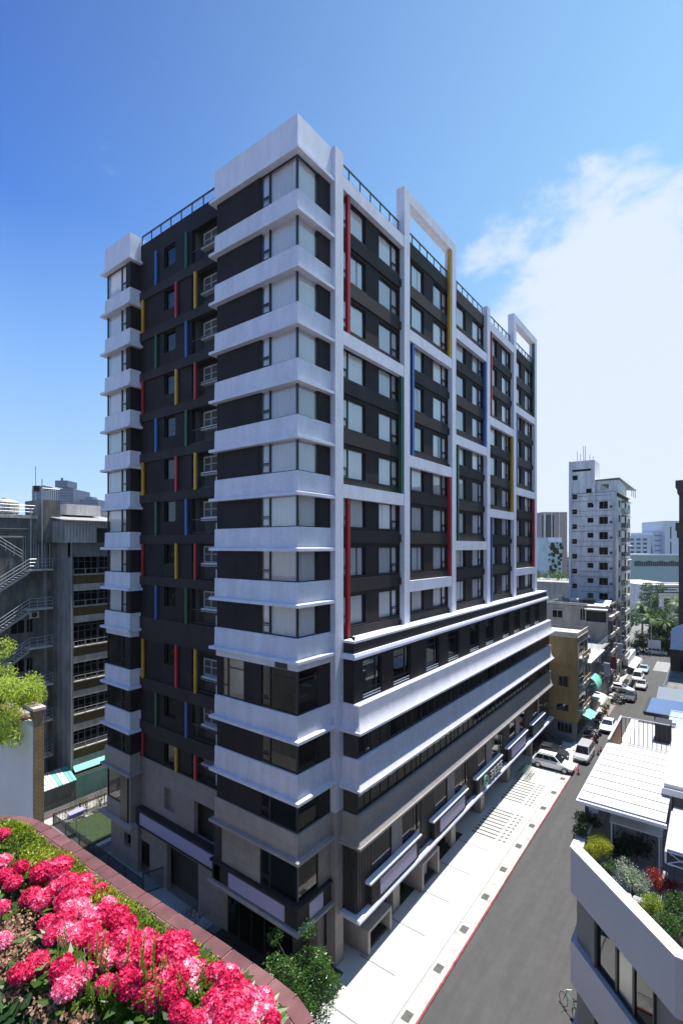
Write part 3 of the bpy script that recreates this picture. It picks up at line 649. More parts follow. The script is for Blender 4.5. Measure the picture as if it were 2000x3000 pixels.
# back street beyond the building
MB().box(-40, 80, 31.5, 34.5, 0, .004).build('back_road', ASPH, kind='structure')
MB().box(-40, 80, 30.2, 31.5, 0, .1).build('back_pavement', KERB, kind='structure')
MB().box(-40, 80, 32.2, 32.32, .004, .012).build('red_kerb_line', REDP, kind='structure')
MB().box(-3.0, -.4, 1.2, 30, 0, .05).box(-.4, .84, 8.5, 21.9, 0, .06).build('forecourt', mat('blue_grey_paving', (.30, .33, .36), .6, .12, .8, brick=(.6, .6, .8, .1)), kind='structure')  # forecourt in plain blue-grey paving
MB().box(.0, 20, 23.6, 29, 0, .08).build('lawn', GRASS, kind='structure')
MB().box(-.2, 20, 23.1, 23.6, 0, .3).build('lawn_kerb', PAVE, kind='structure')
MB().box(-3, 3.0, -1.0, 7.6, 0.1, .16).build('planting_bed', mat('dark_soil', (.02, .02, .012), .95), kind='structure')
MB().box(5, 21, -.9, 1.0, .1, .14).build('shaded_bed', mat('dark_soil', (.02, .02, .012), .95), kind='structure')
# ------------------------------------------------------------------ neighbouring buildings
OGREY = mat('old_concrete', (.19, .185, .18), .85, .3, .6, grime=.45, bump=.15, bscale=12)
OGREY2 = mat('old_render', (.26, .26, .265), .8, .2, .5, grime=.35)
OWHITE = mat('stained_white_render', (.84, .81, .80), .75, .08, .5, grime=.26)
OCREAM = mat('worn_cream_render', (.42, .40, .36), .8, .12, .5, grime=.3)
BRICKB = mat('ochre_brick_band', (.16, .10, .045), .75, .2, 1., brick=(.22, .07, .5, .3))
STRIP = mat('weathered_white_strip', (.6, .58, .54), .8, .2, 1., grime=.3)
WIN = glass_mat('old_window_glass', (.22, .25, .27), .1)
WINF = mat('old_window_frame', (.14, .15, .16), .5, .2)
STEEL = mat('galvanised_steel', (.42, .43, .45), .45, .15, metal=.3)
TIN = mat('white_tin_roof', (.56, .56, .56), .45, .06, .8, grime=.08)
YELLOW = mat('mustard_render', (.34, .235, .095), .75, .1, .6, grime=.22)
TEAL = mat('teal_sheet', (.10, .42, .36), .6, .15, 1.5)
def holes_wall(mb, plane, pos, th, a0, a1, z0, z1, holes, m=0):
    A = sorted({a0, a1, *[x for h in holes for x in h[:2]]}); Z = sorted({z0, z1, *[x for h in holes for x in h[2:4]]})
    for a, b in zip(A, A[1:]):
        run = None
        for c, d in zip(Z, Z[1:]):
            hole = any(h[0] <= a + 1e-5 and b <= h[1] + 1e-5 and h[2] <= c + 1e-5 and d <= h[3] + 1e-5 for h in holes)
            if not hole: run = (run[0], d) if run else (c, d)
            if (hole or d == Z[-1]) and run:
                mb.box(pos, pos + th, a, b, run[0], run[1], m) if plane == 'u' else mb.box(a, b, pos, pos + th, run[0], run[1], m); run = None
def put_pane(parent, plane, pos, h, mull=1, glass=None, trans=False, name='window', fm=None):
    a0, a1, z0, z1 = h; f = MB(); t = .05
    def b(x0, x1, c, d, p0=.08, p1=.16): f.box(pos + p0, pos + p1, x0, x1, c, d) if plane == 'u' else f.box(x0, x1, pos + p0, pos + p1, c, d)
    b(a0, a1, z0, z0 + t); b(a0, a1, z1 - t, z1); b(a0, a0 + t, z0 + t, z1 - t); b(a1 - t, a1, z0 + t, z1 - t)
    for q in range(mull): x = a0 + (a1 - a0) * (q + 1) / (mull + 1); b(x - t / 2, x + t / 2, z0 + t, z1 - t)
    if trans: b(a0 + t, a1 - t, z1 - (z1 - z0) * .3, z1 - (z1 - z0) * .3 + t, .09, .15)
    o = f.build(name, fm or WINF, parent, fix=False); p = pos + .12
    q = [(p, a0, z0), (p, a1, z0), (p, a1, z1), (p, a0, z1)] if plane == 'u' else [(a0, p, z0), (a1, p, z0), (a1, p, z1), (a0, p, z1)]
    MB().add(q, [(0, 1, 2, 3)]).build('pane', glass or WIN, o, fix=False); return o

# --- old office block across the back street
ob = thing('office_block', 'grey old office block with ochre brick bands behind the left of the dark tower', 'building')
z = 24.91; lev = [(24.91, 23.06), (21.51, 19.7), (17.6, 15.45), (13.8, 11.8), (10.25, 8.3), (6.7, 4.65)]
W_ = MB(); fac0, fac1 = 3.1, 26
for t, b in lev:
    bot = b - 1.05
    MB().box(fac0 + .25, fac1, 34.75, 35.1, bot, b - .12).build('brick_band', BRICKB, ob)
    MB().box(fac0 + .25, fac1, 34.6, 35.1, b - .12, b).build('sill', STRIP, ob)
    MB().box(fac0 + .25, fac1, 34.7, 35.1, bot - .72, bot).build('white_band', STRIP, ob)
    for q in range(8):
        x0 = fac0 + .3 + q * 2.8
        if x0 < 15: put_pane(ob, 'v', 34.9, (x0, x0 + 2.7, b, t), 3, trans=True)
    r = MB().box(fac0 + .3, 14, 34.5, 34.54, b + .55, b + .6)
    for q in range(9): r.box(fac0 + .3 + q * 1.2, fac0 + .34 + q * 1.2, 34.5, 34.6, b, b + .55)
    r.build('guard_rail', STEEL, ob)
W_.box(fac0, fac0 + .25, 34.5, 39.3, 0, 26.4).box(fac0, fac1, 34.6, 35.2, 24.91, 26.4)
W_.build('wall', OGREY2, ob)
MB().box(fac0 + .25, fac1, 35.3, 48, 0, 26.35).build('core', INNER, ob)
MB().box(fac0 - .03, fac0 + .1, 34.42, 34.5, 1, 26.4).build('drain_pipe', STEEL, ob)
MB().box(3.3, 26, 34.6, 35.1, 0, 2.9).build('ground_floor_wall', OGREY, ob)
# corrugated roof storey
cr = MB()
for q in range(70):
    x = 2.4 + q * .33; cr.box(x, x + .16, 34.3 - .05, 34.35, 26.4 if x < 5.6 or x > 13 else 28.0, 28.7); cr.box(x + .16, x + .33, 34.35, 34.42, 26.4 if x < 5.6 or x > 13 else 28.0, 28.7)
cr.build('corrugated_wall', mat('corrugated_white', (.55, .55, .56), .5, .1, grime=.15), ob)
MB().box(2.3, 2.42, 34.3, 40, 26.4, 28.7).box(5.6, 13, 36, 36.1, 26.4, 28.1).build('attic_wall', OGREY2, ob)
MB().add([(2.1, 33.9, 28.62), (26, 33.9, 28.62), (26, 42, 29.6), (2.1, 42, 29.6), (2.1, 33.9, 28.75), (26, 33.9, 28.75), (26, 42, 29.75), (2.1, 42, 29.75)], [(0, 3, 2, 1), (4, 5, 6, 7), (0, 1, 5, 4), (1, 2, 6, 5), (2, 3, 7, 6), (3, 0, 4, 7)]).build('roof', mat('rusted_edge_roof', (.3, .3, .3), .6, .3, 2.), ob)
MB().box(4.2, 8, 38, 44, 29.5, 30.7).build('roof_cabin', OWHITE, ob); MB().box(10, 16, 40, 46, 29.5, 30.2).build('roof_cabin', OCREAM, ob)
# --- fire-escape block
eb = thing('stair_block', 'sooty concrete block with zigzag steel fire escape beside the old office block', 'building')
ew = MB(); eh = []
for zf in (23.7, 19.6, 15.6, 11.6, 7.8):
    eh += [(-1.2, .1, zf - 2.6, zf - 1.2), (.25, .9, zf - 2.6, zf - 1.2)] if zf < 20 else []
holes_wall(ew, 'v', 38.0, .4, -16, 2.6, 0, 29.2, eh); ew.box(2.6, 3.1, 37.7, 44, 0, 26.5).box(-16, 2.6, 38.4, 46, 0, 29.1)
ew.build('wall', OGREY, eb)
for h in eh: put_pane(eb, 'v', 38.0, h, 1)
MB().box(1.2, 3.1, 36.9, 41, 26.4, 30.9).build('roof_tower', OGREY, eb)
MB().box(-16, 1.2, 37.8, 38.0, 28.9, 29.25).build('parapet', STRIP, eb)
MB().box(1.9, 2.15, 37.75, 38, 0, 27.5).build('pilaster', OGREY2, eb)
def railing(mb, a, b, h=1.05, n=5, t=.035, mid=2):
    a = Vector(a); b = Vector(b); up = Vector((0, 0, h))
    for q in range(n + 1): p = a.lerp(b, q / n); mb.bar(p, p + up, t)
    for q in range(mid + 1): mb.bar(a + up * (1 - q / (mid + 1)), b + up * (1 - q / (mid + 1)), t * 1.15)
for zf in (23.65, 19.6, 15.6, 11.6, 7.85, 4.1):
    MB().box(0, 2.25, 36.6, 37.9, zf - .18, zf).build('landing', STRIP, eb)
    s = MB(); n = 14
    for q in range(n):
        x = 0 - (q + 1) * .30; zz = zf - (q + 1) * .2
        s.box(x, x + .3, 36.6, 37.3, zz - .03, zz + .03)
    s.add([(0, 36.62, zf - .18), (-4.2, 36.62, zf - 2.98), (-4.2, 36.62, zf - 3.2), (0, 36.62, zf - .42), (0, 36.7, zf - .18), (-4.2, 36.7, zf - 2.98), (-4.2, 36.7, zf - 3.2), (0, 36.7, zf - .42)], [(0, 1, 2, 3), (7, 6, 5, 4), (0, 4, 5, 1), (1, 5, 6, 2), (2, 6, 7, 3), (3, 7, 4, 0)])
    s.build('stair_flight', STEEL, eb)
    r = MB(); railing(r, (0, 36.62, zf), (2.22, 36.62, zf), 1.05, 3); railing(r, (-4.2, 36.62, zf - 2.8), (0, 36.62, zf), 1.05, 6); railing(r, (2.22, 36.62, zf), (2.22, 37.9, zf), 1.05, 1)
    if zf > 20: railing(r, (-4.2, 36.8, zf + 3.4), (-.6, 36.8, zf + .9), 1., 5)
    r.build('stair_railing', STEEL, eb)
r = MB(); railing(r, (-8, 37.85, 29.25), (1.1, 37.85, 29.25), 1.0, 9); railing(r, (1.3, 36.95, 30.9), (3.05, 36.95, 30.9), 1.2, 8, mid=0); railing(r, (3.05, 36.95, 30.9), (3.05, 40.9, 30.9), 1.2, 8, mid=0)
r.build('roof_railing', STEEL, eb)
pp_ = MB()
for q, (x, zt) in enumerate(((-.1, 26.9), (.12, 27.0), (.9, 27.6), (1.1, 27.6), (1.35, 27.8), (2.45, 26.3), (2.7, 26.2))):
    pp_.tube([(x, 37.9, 23.7), (x, 37.9, zt), (-9 if x < 2 else 3.05, 37.9, zt)], .045, 5)
pp_.tube([(1.25, 36.8, 23.7), (1.25, 36.8, 33)], .05, 5).tube([(.5, 37.6, 24), (.5, 37.6, 30)], .05, 5)
pp_.build('pipes', STEEL, eb)
AC = mat('condenser_white', (.5, .5, .49), .5, .1)
def condenser(loc, rz=0, s=1., label=None, parent=None, d='v'):
    m = MB().box(0, .85 * s, 0, .35 * s, 0, .7 * s); o = m.build('condenser', AC, parent, loc=loc, rz=rz)
    c = MB(); n = 14
    for q in range(n):
        t0 = 2 * math.pi * q / n; t1 = 2 * math.pi * (q + 1) / n
        c.add([((.38 + r * math.cos(t)) * s, -.01, (.35 + r * math.sin(t)) * s) for r, t in ((.05, t0), (.27, t0), (.27, t1), (.05, t1))], [(0, 1, 2, 3)])
    c.build('fan_grille', METAL, o, fix=False); return o
condenser((.45, 37.6, 18.5), parent=eb)
tk = thing('water_tank', 'round pale water tank on the sooty fire-escape block roof', 'water tank', (-1.2, 39.3, 29.1))
MB().lathe([(0, 1.9), (.3, 1.88), (.35, 1.75), (1.05, 1.55), (1.15, 1.4), (1.15, .35), (1.1, .3), (0, .3)], n=20).build('tank_body', mat('tank_white', (.55, .54, .5), .5, .15, 1.2, grime=.3), tk)
t2 = MB()
for a in range(4): t2.box(-.8 + (a % 2) * 1.5, -.7 + (a % 2) * 1.5, -.8 + (a // 2) * 1.5, -.7 + (a // 2) * 1.5, 0, .35)
t2.build('stand', STEEL, tk)
tk2 = dup(tk, None, (-4.2, 39.8, 29.1), label='second pale water tank at the far left of the sooty block roof'); tk['group'] = tk2['group'] = 'roof water tanks'
an = thing('roof_antenna', 'thin mast above the sooty concrete block roof tower', 'antenna', (1.3, 38.5, 30.9)); MB().tube([(0, 0, 0), (0, 0, 3.6)], .04, 5).build('mast', STEEL, an); MB().box(-.25, .3, -.2, .2, .9, 1.5).build('equipment_box', METAL, an)
# sheds behind the red line
sh = thing('construction_shed', 'long low shed with white ribbed roof and dusty dark front behind the red kerb line', 'shed')
MB().box(-2.4, 3.0, 33.2, 33.3, 0, 2.0).build('front_panel', mat('dusty_panel', (.12, .13, .12), .7, .2, .5, grime=.3), sh)
m = MB(); 
for q in range(16): x = -2.5 + q * .35; m.add([(x, 33.1, 2.05), (x + .3, 33.1, 2.05), (x + .3, 35.2, 2.9), (x, 35.2, 2.9), (x, 33.1, 2.12), (x + .3, 33.1, 2.12), (x + .3, 35.2, 2.97), (x, 35.2, 2.97)], [(0, 3, 2, 1), (4, 5, 6, 7), (0, 1, 5, 4), (1, 2, 6, 5), (2, 3, 7, 6), (3, 0, 4, 7)], 1 if q % 5 == 1 or q > 13 else 0)
m.build('ribbed_roof', [TIN, TEAL], sh)
MB().box(-2.4, -2.3, 33.3, 35.2, 0, 2.1).build('side_wall', OGREY, sh)
hd = thing('site_hoarding', 'pale teal sheet hoarding with a lit strip between the shed and the tower', 'hoarding')
MB().box(3.05, 9, 33.3, 33.36, .2, 2.25).build('sheet', mat('teal_tarp', (.09, .2, .18), .6, .25, .8), hd)
MB().box(3.0, 9, 33.36, 33.42, 0, .2).build('rail', STEEL, hd)
MB().box(3.05, 9, 33.4, 33.9, 2.25, 2.3).build('cap', mat('black_netting', (.02, .02, .02), .9), hd)
aw = thing('awning', 'narrow mint green awning against the old office block above the hoarding', 'awning')
MB().add([(3.3, 34.0, 2.45), (9, 34.0, 2.45), (9, 34.6, 2.9), (3.3, 34.6, 2.9), (3.3, 34.0, 2.5), (9, 34.0, 2.5), (9, 34.6, 2.95), (3.3, 34.6, 2.95)], [(0, 3, 2, 1), (4, 5, 6, 7), (0, 1, 5, 4), (1, 2, 6, 5), (2, 3, 7, 6), (3, 0, 4, 7)]).build('canopy', TEAL, aw); MB().box(3.35, 8.9, 34.6, 34.64, 2.7, 2.95).build('bracket', STEEL, aw)
# --- white wall with brick end and block behind it
wb = thing('rooftop_wall_house', 'bright white rendered wall with ochre brick end at the left edge', 'building')
q0 = cw(-8.76, 14.0, 0); x0, y0 = q0.x, q0.y
MB().box(x0, x0 + .22, y0 + .012, y0 + 8, 0, 20.85).build('wall', mat('clean_white_render', (.86, .86, .86), .7, .04, 1., bump=.35, bscale=6), wb)
MB().box(x0 + .02, x0 + .26, y0 - .02, y0 + .0105, 0, 21.3).build('brick_end', mat('ochre_brick', (.30, .19, .09), .8, .2, 2., brick=(.2, .062, .25, .6)), wb)
MB().box(x0 + .22, x0 + .30, y0 + .0, y0 + .6, 0, 21.3).build('brick_return', mat('ochre_brick', (.3, .19, .09)), wb)
MB().box(x0 + .0, x0 + .34, y0 - .05, y0 + .75, 21.3, 21.38).build('coping', mat('pink_coping', (.5, .38, .34), .7), wb)
MB().box(x0 + .22, x0 + 1.3, y0 + 3.6, y0 + 8, 0, 20.2).build('body', OGREY2, wb)
MB().box(x0 - .04, x0 + .26, y0 + .8, y0 + 8, 20.85, 20.93).build('coping', mat('brick_coping', (.25, .12, .08), .8), wb)
# --- yellow house
yb = thing('yellow_house', 'mustard yellow rendered house beside the end of the dark tower podium', 'building')
m = MB(); yh = [(-3.36, -2.12, 7.15, 8.56), (-3.36, -1.85, 3.85, 4.8)]
holes_wall(m, 'u', 50, .3, -4.5, 3, 2.6, 13.8, yh); m.box(50.3, 56.6, -4.5, -4.2, 2.6, 3.2).build('wall', YELLOW, yb)
for h in yh: put_pane(yb, 'u', 50, h, 2, name='window', fm=METAL)
MB().box(49.94, 50, -3.75, -1.7, 9.9, 10.0).box(49.94, 50, -3.75, -1.7, 6.35, 6.42).box(49.94, 50, -3.95, -3.8, 2.7, 12).build('moulding', YELLOW, yb)
gm = MB(); holes_wall(gm, 'u', 50.04, .3, -4.4, 3, 0, 2.6, [(-3.8, -1.9, .95, 2.3)]); gm.build('ground_floor_wall', mat('shop_grey_wall', (.16, .16, .17), .7), yb); put_pane(yb, 'u', 50.04, (-3.8, -1.9, .95, 2.3), 3)
MB().box(49.95, 56.7, -4.55, 3, 13.8, 13.92).box(50.0, 50.15, -4.5, 3, 13.92, 14.5).box(50.15, 56.6, -4.5, -4.38, 13.92, 14.5).build('parapet', mat('beige_parapet', (.5, .46, .38), .7), yb)
for zf in (3.2, 6.6, 10.1):
    h = MB(); holes_wall(h, 'v', -4.5, .3, 50.3, 56.6, zf, min(zf + 3.4, 13.8), [(51, 56.2, zf + 1.0, zf + 2.8)]); h.build('street_wall', OCREAM, yb)
    put_pane(yb, 'v', -4.5, (51, 56.2, zf + 1.0, zf + 2.8), 4)
    MB().box(50.8, 56.4, -4.95, -4.5, zf + .75, zf + .95).build('balcony_ledge', STRIP, yb)
    MB().box(51, 56.3, -4.93, -4.85, zf + .95, zf + 1.5).build('balcony_front', mat('tan_tile', (.3, .2, .13), .7), yb)
    for q in range(2): condenser((51.6 + q * 2.2, -5.05, zf + .3), parent=yb)
MB().box(50.6, 56.5, -4, 3, 2.6, 13.6).build('core', INNER, yb)
# --- low houses between yellow house and grey house
lh = thing('low_shop_house', 'low shop house with bright white flat roof between the yellow and grey houses', 'building')
MB().box(56.7, 68, -4.1, 5, 0, 9.2).build('wall', OGREY2, lh); MB().box(56.6, 68.1, -4.9, 5, 9.2, 9.35).build('roof', TIN, lh)
for zf in (3.0, 6.0):
    for q in range(4): put_pane(lh, 'v', -4.25, (57.2 + q * 2.7, 59.4 + q * 2.7, zf + .8, zf + 2.4), 2)
r = MB(); railing(r, (66, -4.2, 9.35), (66, 2, 9.35), 1.1, 7); railing(r, (66, -4.2, 9.35), (75.5, -4.2, 9.35), 1.1, 6); r.build('roof_railing', STEEL, lh)
l2 = thing('low_shop_house', 'dark narrow shop house left of the grey house in the row', 'building')
MB().box(68, 76, -4.0, 5, 0, 9.0).build('wall', OGREY2, l2); MB().box(67.9, 76, -4.3, 5, 9.0, 9.15).build('roof', ROOFG, l2)
for zf in (3.0, 6.0):
    for q in range(3): put_pane(l2, 'v', -4.15, (68.4 + q * 2.5, 70.4 + q * 2.5, zf + .8, zf + 2.4), 2)
# --- grey house
gb = thing('grey_house', 'grey rendered house with cluttered roof below the tall stained tower', 'building')
m = MB(); gh = [(3.33, 5.17, 12.81, 14.2), (-.46, .43, 12.7, 14.8), (-1.26, -.46, 9.0, 10.2), (-3.9, -.6, 12.6, 14.5)]
holes_wall(m, 'u', 76, .3, -4, 7, 0, 15.2, gh); m.box(76.3, 87.9, -3.9, -3.6, 0, 1); m.build('wall', OCREAM, gb)
for i, h in enumerate(gh[:3]): put_pane(gb, 'u', 76, h, 1, glass=glass_mat('greenish_glass', (.4, .6, .5), .25) if i else WIN, fm=mat('white_frame', (.6, .6, .6)))
MB().box(75.9, 76, -.5, 7, 11.4, 11.55).box(75.7, 76, 3.2, 5.3, 14.25, 14.35).build('ledge', STRIP, gb)
MB().box(76, 88, -4.1, 7, 15.2, 15.3).build('roof', mat('roof_felt', (.06, .06, .06), .9, .5, 1.), gb); MB().box(75.9, 76.1, -.8, 7, 15.3, 15.75).build('parapet', STRIP, gb)
MB().add([(75.4, -.4, 14.75), (75.4, -4.1, 14.75), (80, -4.1, 16.1), (80, -.4, 16.1), (75.4, -.4, 14.83), (75.4, -4.1, 14.83), (80, -4.1, 16.18), (80, -.4, 16.18)], [(0, 3, 2, 1), (4, 5, 6, 7), (0, 1, 5, 4), (1, 2, 6, 5), (2, 3, 7, 6), (3, 0, 4, 7)]).build('tin_roof', TIN, gb)
MB().box(76.35, 87.8, -3.5, 6.9, 0, 15.1).build('core', INNER, gb)
for zf in (.3, 3.4, 6.5, 9.6, 12.7):
    h = MB(); holes_wall(h, 'v', -4.0, .3, 76.3, 87.9, zf - .3, zf + 2.8, [(77, 81.5, zf + .9, zf + 2.4), (82.5, 87, zf + .9, zf + 2.4)]); h.build('street_wall', OGREY2, gb)
    for x in (77, 82.5): put_pane(gb, 'v', -4.0, (x, x + 4.5, zf + .9, zf + 2.4), 4)
    MB().box(77, 81.4, -4.5, -4.0, zf + .1, zf + .85).build('balcony', STRIP, gb); MB().box(82.6, 87, -4.45, -4.0, zf + .1, zf + .8).build('balcony', OCREAM, gb)
    condenser((81.6, -4.4, zf + 1), parent=gb)
wt = thing('water_tank', 'small round steel water tank on the grey house roof', 'water tank', (78.5, 4.2, 15.3)); MB().lathe([(0, 1.5), (.5, 1.35), (.55, 1.2), (.5, .4), (.6, .35), (.6, .3), (0, .3)], n=14).build('tank_body', STEEL, wt); MB().box(-.4, .4, -.4, .4, 0, .3).build('stand', METAL, wt)
w2 = thing('water_tank', 'horizontal round tank near the middle of the grey house roof', 'water tank', (78, 1.7, 15.3)); MB().tube([(-.1, -.7, .7), (-.1, .7, .7)], .45, 12).build('tank_body', STEEL, w2); MB().box(-.3, .2, -.5, -.3, 0, .4).box(-.3, .2, .3, .5, 0, .4).parts('stand', METAL, w2)
w3 = thing('roof_hutch', 'dark boxy hutch on the grey house roof before the stained tower', 'roof hutch', (78, -.6, 15.3)); MB().box(0, 2, -.9, .9, 0, .9).build('box', mat('tarred_box', (.03, .03, .03), .8), w3); MB().box(-.1, 2.1, -1, 1, .9, .98).build('lid', METAL, w3)
# --- tall stained tower
tb = thing('apartment_tower', 'tall stained white apartment tower with small dark windows and rooftop masts', 'building')
th = []
for k in range(8):
    z = 35.4 - 2.97 * k
    th += [(2.93, 3.84, z, z + .98), (-.04, 1.05, z - 1.77, z - .78)]
    th += [(-2.55, -1.02, z - 2.1, z - .66)]
th += [(.4, 3.84, 40.9, 41.35), (2.83, 3.78, 39.25, 40.2), (0.3, 1.3, 36.5, 37.4)]
m = MB(); holes_wall(m, 'u', 86, .3, -4.0, 4.4, 0, 36.5, [h for h in th if h[3] < 36.5]); holes_wall(m, 'u', 86, .3, -.12, 4.4, 36.5, 43, [h for h in th if h[3] > 36.5])
m.build('wall', OWHITE, tb)
for h in th: put_pane(tb, 'u', 86, h, 1 if h[1] - h[0] > 1.2 else 0)
for k in range(9):
    z = 35.9 - 2.97 * k; MB().box(85.94, 86, -3.6, 3.8, z - 1.0, z - .93).build('joint_line', OGREY2, tb)
    MB().box(85.94, 86, -3.6, 3.8, z - .0, z + .06).build('joint_line', OGREY2, tb)
for k in range(8):
    z = 32.6 - 2.97 * k
    condenser((85.55, -2.85, z + .75), math.radians(-90), .8, parent=tb)
MB().box(85.7, 86, 4.0, 4.4, 0, 43).box(85.8, 86, -3.5, -3.2, 0, 36.5).box(85.8, 86, -.3, .1, 34.3, 42.9).parts('pilaster', OWHITE, tb)
MB().box(86.3, 92, .2, 4.4, 36.4, 43).box(86.4, 105, -3.7, 4.4, 0, 36.4).parts('core', INNER, tb)
MB().box(86.3, 92, -.12, .2, 36.5, 43).build('stair_side_wall', OWHITE, tb)
MB().box(86, 105.4, -4, 4.4, 36.45, 36.55).build('roof', ROOFG, tb)
ph = MB(); holes_wall(ph, 'u', 86.5, .2, -4.3, -.2, 36.55, 38.8, [(-2.6, -1.3, 37.1, 38.1)]); ph.box(86.7, 97, -4.3, -4.1, 36.55, 38.8); ph.build('penthouse_wall', OWHITE, tb); put_pane(tb, 'u', 86.5, (-2.6, -1.3, 37.1, 38.1), 2)
MB().add([(86.2, 0, 38.95), (86.2, -4.5, 39.1), (104, -5.4, 36.9 + 1.2), (104, 0, 38.9), (86.2, 0, 39.05), (86.2, -4.5, 39.2), (104, -5.4, 38.2), (104, 0, 39.0)], [(0, 3, 2, 1), (4, 5, 6, 7), (0, 1, 5, 4), (1, 2, 6, 5), (2, 3, 7, 6), (3, 0, 4, 7)]).build('lean_to_roof', TIN, tb)
for x in (98, 101, 103.8): MB().box(x, x + .12, -5.2, -5.1, 36.5, 38.5).build('post', STEEL, tb)
for k in range(12):
    z = 33.2 - 2.97 * k; 
    if z < .5: break
    h = MB(); holes_wall(h, 'v', -4.0, .3, 86.3, 105.4, z - .55, z + 2.42, [(88.5, 91, z + .5, z + 1.9), (92.5, 99, z, z + 2), (101, 104.6, z + .3, z + 1.8)]); h.build('street_wall', OWHITE if k < 7 else OCREAM, tb)
    put_pane(tb, 'v', -4, (88.5, 91, z + .5, z + 1.9), 1); put_pane(tb, 'v', -4, (92.5, 99, z, z + 2), 4); put_pane(tb, 'v', -4, (101, 104.6, z + .3, z + 1.8), 2)
    MB().box(92.5, 99.5, -4.7, -4.0, z - .3, z + .5).build('balcony', OGREY2 if 1 <= k <= 4 else STRIP, tb)
    if k < 5: MB().add([(92.5, -4, z + 2.2), (99.3, -4, z + 2.2), (99.3, -5.1, z + 1.85), (92.5, -5.1, z + 1.85), (92.5, -4, z + 2.25), (99.3, -4, z + 2.25), (99.3, -5.1, z + 1.9), (92.5, -5.1, z + 1.9)], [(0, 3, 2, 1), (4, 5, 6, 7), (0, 1, 5, 4), (1, 2, 6, 5), (2, 3, 7, 6), (3, 0, 4, 7)]).build('window_hood', TIN, tb)
MB().box(94.4, 106.5, -4.9, -4.0, 1.6, 3.0).build('shop_sign_band', TIN, tb)
MB().add([(94.4, -4.5, 1.6), (106, -4.5, 1.6), (106, -6.2, 1.15), (94.4, -6.2, 1.15), (94.4, -4.5, 1.68), (106, -4.5, 1.68), (106, -6.2, 1.22), (94.4, -6.2, 1.22)], [(0, 3, 2, 1), (4, 5, 6, 7), (0, 1, 5, 4), (1, 2, 6, 5), (2, 3, 7, 6), (3, 0, 4, 7)]).build('shop_canopy', TIN, tb)
at = MB()
for q, (y, hh) in enumerate(((3.2, 2.2), (2.6, 1.6), (2.0, 3.2), (1.7, 3.2), (.9, 1.3), (.3, 1.0))): at.tube([(87.5, y, 43), (87.5, y + (.12 if q in (2,) else 0), 43 + hh)], .05, 4)
for q in range(5): at.bar((87.5, 2.0, 43.3 + q * .6), (87.5, 1.7, 43.6 + q * .6), .04)
at.build('antenna_masts', STEEL, tb)
# --- far skyline
def far_block(name, label, cat, px0, px1, ztop, Y, m, depth=30, extra=None, group=None):
    o = thing(name, label, cat, group=group); a = cw((px0 - 784) / 1133 * Y, Y, 0); b = cw((px1 - 784) / 1133 * Y, Y, 0)
    wv = Vector((b.x - a.x, b.y - a.y)); L_ = wv.length; ang = math.atan2(wv.y, wv.x)
    o.location = (a.x, a.y, 0); o.rotation_euler.z = ang
    MB().box(0, L_, 0, depth, 0, ztop).build('wall', m, o)
    if extra: extra(o, L_)
    return o
BRN = mat('dull_rose_cladding', (.3, .22, .22), .6, .06); BLK = mat('black_glass_strip', (.02, .02, .03), .2)
def ex1(o, w):
    for x0, x1 in ((.0, .06), (.14, .36), (.42, .48)): MB().box(w * x0, w * x1, -.12, 0, 0, 42).build('window_strip', BLK, o)
    MB().box(w * .06, w * .14, -.25, 0, 0, 43).box(w * .36, w * .40, -.25, 0, 0, 43).parts('pier', STRIP, o); MB().box(w * .66, w * .70, -.3, 0, 0, 43).build('pier', STRIP, o)
far_block('office_tower', 'rose brown office tower with black vertical window strips behind the dark tower', 'building', 1244, 1302, 43.4, 250, BRN, 20, ex1)
GLB = mat('pale_blue_glass', (.35, .45, .52), .25, .2, .4)
def ex2(o, w):
    r2 = random.Random(5); d = MB()
    for q in range(60):
        x = w * .42 + r2.random() * w * .5; z = 12 + r2.random() * 15; s = .3 + r2.random() * .9; d.box(x, x + s, -.3, .0 - .05 * r2.random(), z, z + s * 1.3)
    d.build('dark_climbers', mat('dark_foliage_panel', (.02, .03, .02), .9), o, kind='stuff')
    MB().box(w * .38, w * .95, -.5, 0, 27.8, 29.6).build('white_trim', WHITE2, o)
far_block('glass_building', 'low pale blue glass building half covered with dark climbers', 'building', 1237, 1290, 29.5, 200, GLB, 20, ex2)
def grid(x0, x1, z0, z1, nx, nz, fw=.62, fh=.5, m=None):
    def f(o, w):
        for a in range(nx):
            for b in range(nz):
                cx_ = x0 + (x1 - x0) * (a + .5) / nx; cz_ = z0 + (z1 - z0) * (b + .5) / nz; dx = (x1 - x0) / nx * fw / 2; dz = (z1 - z0) / nz * fh / 2
                MB().box(cx_ - dx, cx_ + dx, -.1, 0, cz_ - dz, cz_ + dz).build('window', m or mat('far_window', (.06, .08, .12), .3), o)
    return f
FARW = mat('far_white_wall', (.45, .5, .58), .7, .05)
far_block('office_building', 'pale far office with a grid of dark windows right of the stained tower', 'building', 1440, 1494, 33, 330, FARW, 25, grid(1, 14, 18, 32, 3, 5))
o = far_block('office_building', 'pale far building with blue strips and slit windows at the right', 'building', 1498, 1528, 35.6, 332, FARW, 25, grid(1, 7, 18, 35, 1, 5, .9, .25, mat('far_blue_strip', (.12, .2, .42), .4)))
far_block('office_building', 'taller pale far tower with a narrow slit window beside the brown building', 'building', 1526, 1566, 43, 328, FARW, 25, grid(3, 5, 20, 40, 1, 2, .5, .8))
GYM = mat('grey_green_cladding', (.25, .33, .34), .6, .06)
def ex3(o, w):
    MB().box(-1, w + 6, -1, 0, 21.8, 22.4).build('roof_edge', WHITE2, o)
    for q in range(26): MB().box(2 + q * .85, 2.45 + q * .85, -.3, 0, 16.8, 19 + .3 * math.sin(q)).build('louvre', METAL, o)
